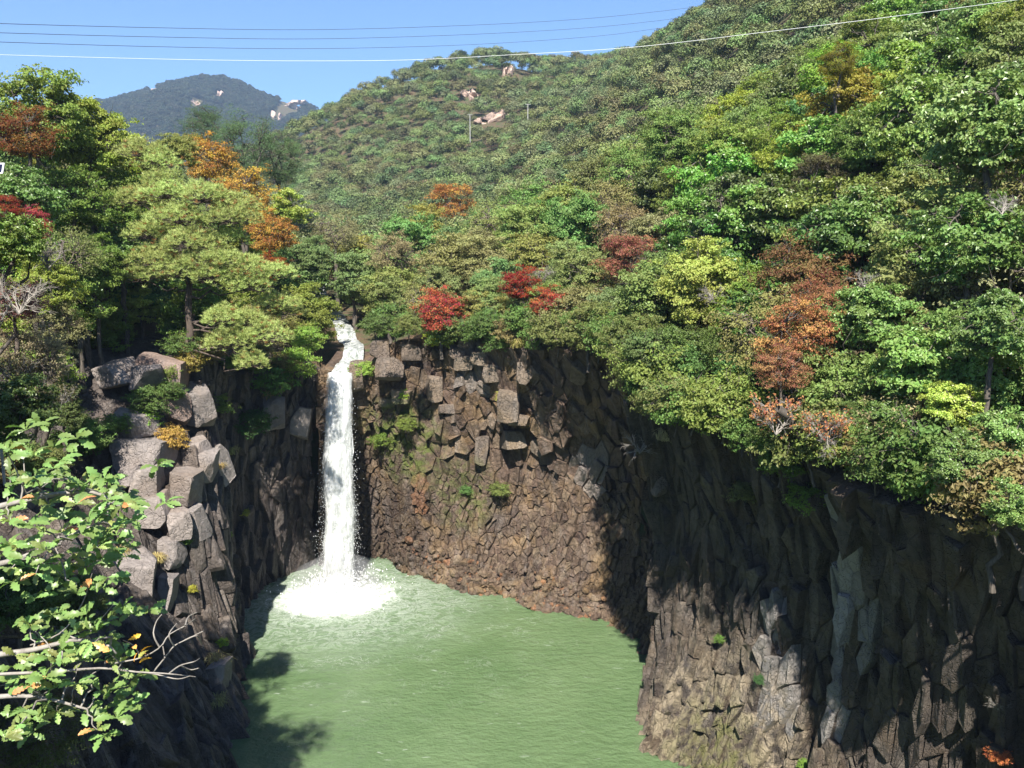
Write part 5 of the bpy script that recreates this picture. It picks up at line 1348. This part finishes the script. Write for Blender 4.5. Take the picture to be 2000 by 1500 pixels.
def fore_oak():
    rng = np.random.default_rng(500); LM = [oak_leaf_mesh(510+i) for i in range(6)]
    base = np.array([-8.6, 7.5, 18.5]); e = bpy.data.objects.new('oak_tree', None); COL.objects.link(e); e.location = base
    tag(e, 'foreground oak with large lobed leaves at the lower left', 'tree')
    whorls = [(20, 930), (70, 935), (125, 930), (175, 945), (215, 960), (240, 985), (40, 975), (95, 985), (150, 985), (200, 1005), (240, 1030), (20, 1020), (70, 1030), (120, 1040), (165, 1040), (35, 1070), (90, 1075), (140, 1085), (190, 1070), (20, 1110), (70, 1120), (120, 1125), (170, 1110), (205, 1095),
              (60, 1225), (105, 1255), (150, 1235), (180, 1255), (210, 1245), (30, 1280), (75, 1290), (120, 1290), (165, 1290), (205, 1290), (235, 1320), (20, 1330), (60, 1340), (105, 1345), (150, 1335), (195, 1350), (35, 1395), (110, 1390), (185, 1400), (190, 1425), (10, 1440), (150, 1160), (60, 890), (10, 880)]
    W = [P(a, b, 9.2+rng.normal()*.45) for a, b in whorls]; parts = []
    limbs = [[(-260, 1230), (-90, 1130), (40, 1090), (130, 1050), (200, 1020)], [(-260, 1330), (-80, 1290), (60, 1270), (150, 1250), (215, 1262)], [(-240, 1420), (-60, 1370), (60, 1360), (170, 1385)], [(-230, 1100), (-60, 1010), (60, 975), (170, 960), (235, 985)]]
    lp = []
    trunk_top = np.array([-8.3, 8.3, 22.0])
    parts.append(tube([base-[0, 0, 3], base+[0, .2, 1.2], trunk_top, trunk_top+[-.3, .2, 3]], [.26, .2, .15, .08], 8))
    for L in limbs:
        pp = [trunk_top+rng.normal(size=3)*.1]+[P(a, b, 9.4+rng.normal()*.1) for a, b in L]; c = catmull(np.array(pp), np.linspace(0, len(pp)-1.001, 24)); parts.append(tube(c, np.linspace(.06, .012, 24), 6)); lp.append(c)
    lpa = np.concatenate([c[6:] for c in lp])
    for w_ in W:
        b_ = lpa[np.argmin(np.linalg.norm(lpa-w_, axis=1))]; parts.append(tube(wig(b_, w_, rng, 6, .12), np.linspace(.014, .005, 6), 4))
    v, f = join(parts); link('trunk', mesh_np('trunk', v-base, f, [M['twig']], smooth=True), e)
    n = 0
    for w_ in W:
        m = rng.integers(5, 8); ax = np.array([.55, -.15, .1])+rng.normal(size=3)*.45
        for k in range(m):
            if n >= 300: break
            a = k*2*math.pi/m+rng.normal()*.3; d = np.array([math.cos(a), math.sin(a)*.8, .15])+ax*.6+rng.normal(size=3)*.25; d /= np.linalg.norm(d)
            up = np.array([-.1, -.75, .9])+rng.normal(size=3)*.35; y_ = np.cross(up, d); y_ /= np.linalg.norm(y_); z_ = np.cross(d, y_); L = rng.uniform(.13, .22)
            o_ = bpy.data.objects.new('leaf', LM[int(rng.integers(6))]); COL.objects.link(o_)
            mt_ = Matrix(((d[0]*L, y_[0]*L, z_[0]*L, w_[0]-base[0]), (d[1]*L, y_[1]*L, z_[1]*L, w_[1]-base[1]), (d[2]*L, y_[2]*L, z_[2]*L, w_[2]-base[2]), (0, 0, 0, 1)))
            o_.parent = e; o_.matrix_local = mt_
            g_ = rng.uniform(.55, 1.15); yk = rng.uniform(.85, 1.25); cc = (.110*g_*yk, .150*g_, .045*g_) if rng.random() > .07 else (.26, .12, .045)
            o_.color = (*cc, 1); n += 1
    # leaves farther back in the crown, too many to tell apart
    Vs, Fs, lv, o = [], [], [], 0
    lm = [(np.array([v_.co[:] for v_ in m_.vertices]), np.array([list(p_.vertices) for p_ in m_.polygons])) for m_ in LM]
    for w_ in W*2:
        w2 = w_ + rng.normal(size=3)*np.array([.22, .35, .2]) + np.array([0, .35, -.05])
        for k in range(7):
            a = rng.uniform(0, 6.28); d = np.array([math.cos(a), math.sin(a)*.8, .1])+rng.normal(size=3)*.3; d /= np.linalg.norm(d)
            up = np.array([-.1, -.75, .9])+rng.normal(size=3)*.4; y_ = np.cross(up, d); y_ /= np.linalg.norm(y_); z_ = np.cross(d, y_); L = rng.uniform(.15, .25)
            v_, f_ = lm[int(rng.integers(6))]; Vs.append(v_@(np.stack([d, y_, z_])*L)+w2-base); Fs.append(f_+o); o += len(v_); lv += [rng.uniform(.1, .9)]*len(v_)
    fo = link('foliage', mesh_np('foliage', np.concatenate(Vs), np.concatenate(Fs), [M['leaf_gloss']], {'lv': lv, 'lt': np.zeros(o)}, smooth=True), e, color=(.075, .115, .032)); fo['kind'] = 'stuff'
    # bare grey branch that reaches out over the pool
    e2 = bpy.data.objects.new('bare_branch', None); COL.objects.link(e2); e2.location = P(-80, 1320, 9.5); tag(e2, 'bare pale grey branch reaching right from the foreground oak', 'branch'); b0 = np.array(e2.location)
    parts = []
    lines = [[(-80, 1320), (100, 1312), (200, 1305), (262, 1312), (330, 1316), (382, 1322)], [(262, 1312), (300, 1316), (345, 1326), (372, 1320)], [(225, 1295), (275, 1285), (312, 1265), (330, 1240), (362, 1222), (382, 1208)], [(312, 1265), (300, 1240), (305, 1215), (316, 1200)], [(300, 1312), (322, 1285), (340, 1262), (362, 1250), (398, 1232)],
             [(330, 1316), (352, 1300), (380, 1292), (390, 1286)], [(340, 1262), (330, 1240), (345, 1218)], [(362, 1222), (368, 1205), (385, 1196)], [(322, 1285), (318, 1262)], [(352, 1300), (372, 1308), (388, 1305)], [(275, 1285), (262, 1262), (240, 1250)], [(362, 1250), (384, 1242), (394, 1258)], [(60, 1260), (120, 1235), (160, 1180), (180, 1120)], [(120, 1235), (160, 1250), (175, 1235), (222, 1180)], [(100, 1312), (98, 1265), (60, 1225)]]
    for L in lines:
        pp = np.array([P(a, b, 9.5+rng.normal()*.12) for a, b in L]); c = catmull(pp, np.linspace(0, len(pp)-1.001, 14)); r0 = .022 if L[0][0] < 0 else .011
        parts.append(tube(c-b0, np.linspace(r0, .005, 14), 5))
    v, f = join(parts); link('branch', mesh_np('branch', v, f, [M['twig']], smooth=True), e2)
    for i, (a, b) in enumerate([(250, 1250), (262, 1262), (290, 1270), (300, 1262), (285, 1278), (252, 1282), (296, 1285), (276, 1268)]):
        o_ = bpy.data.objects.new('leaf', LM[i % 6]); COL.objects.link(o_); o_.parent = e2; o_.location = Vector(P(a, b, 9.45)-b0); o_.rotation_euler = (rng.normal()*.5+.5, rng.normal()*.5, rng.uniform(0, 6)); o_.scale = (.15,)*3
        o_.color = (*[(.42, .23, .03), (.30, .12, .04), (.16, .17, .04)][i % 3], 1)
fore_oak()

# ------------------------------------------------------------------ air
t = NT('haze_air'); v = t.n('ShaderNodeVolumePrincipled'); v.inputs['Color'].default_value = (.55, .74, 1, 1); v.inputs['Density'].default_value = .00020; v.inputs['Anisotropy'].default_value = .2
t.l(v.outputs[0], t.out.inputs['Volume'])
v_, f_ = boxm((-3600, -650, -6), (3600, 2150, 460)); hz = link('haze', mesh_np('haze', v_, f_, [t.m])); hz['kind'] = 'stuff'; hz['label'] = 'thin blue haze filling the valley air'; hz['category'] = 'haze'
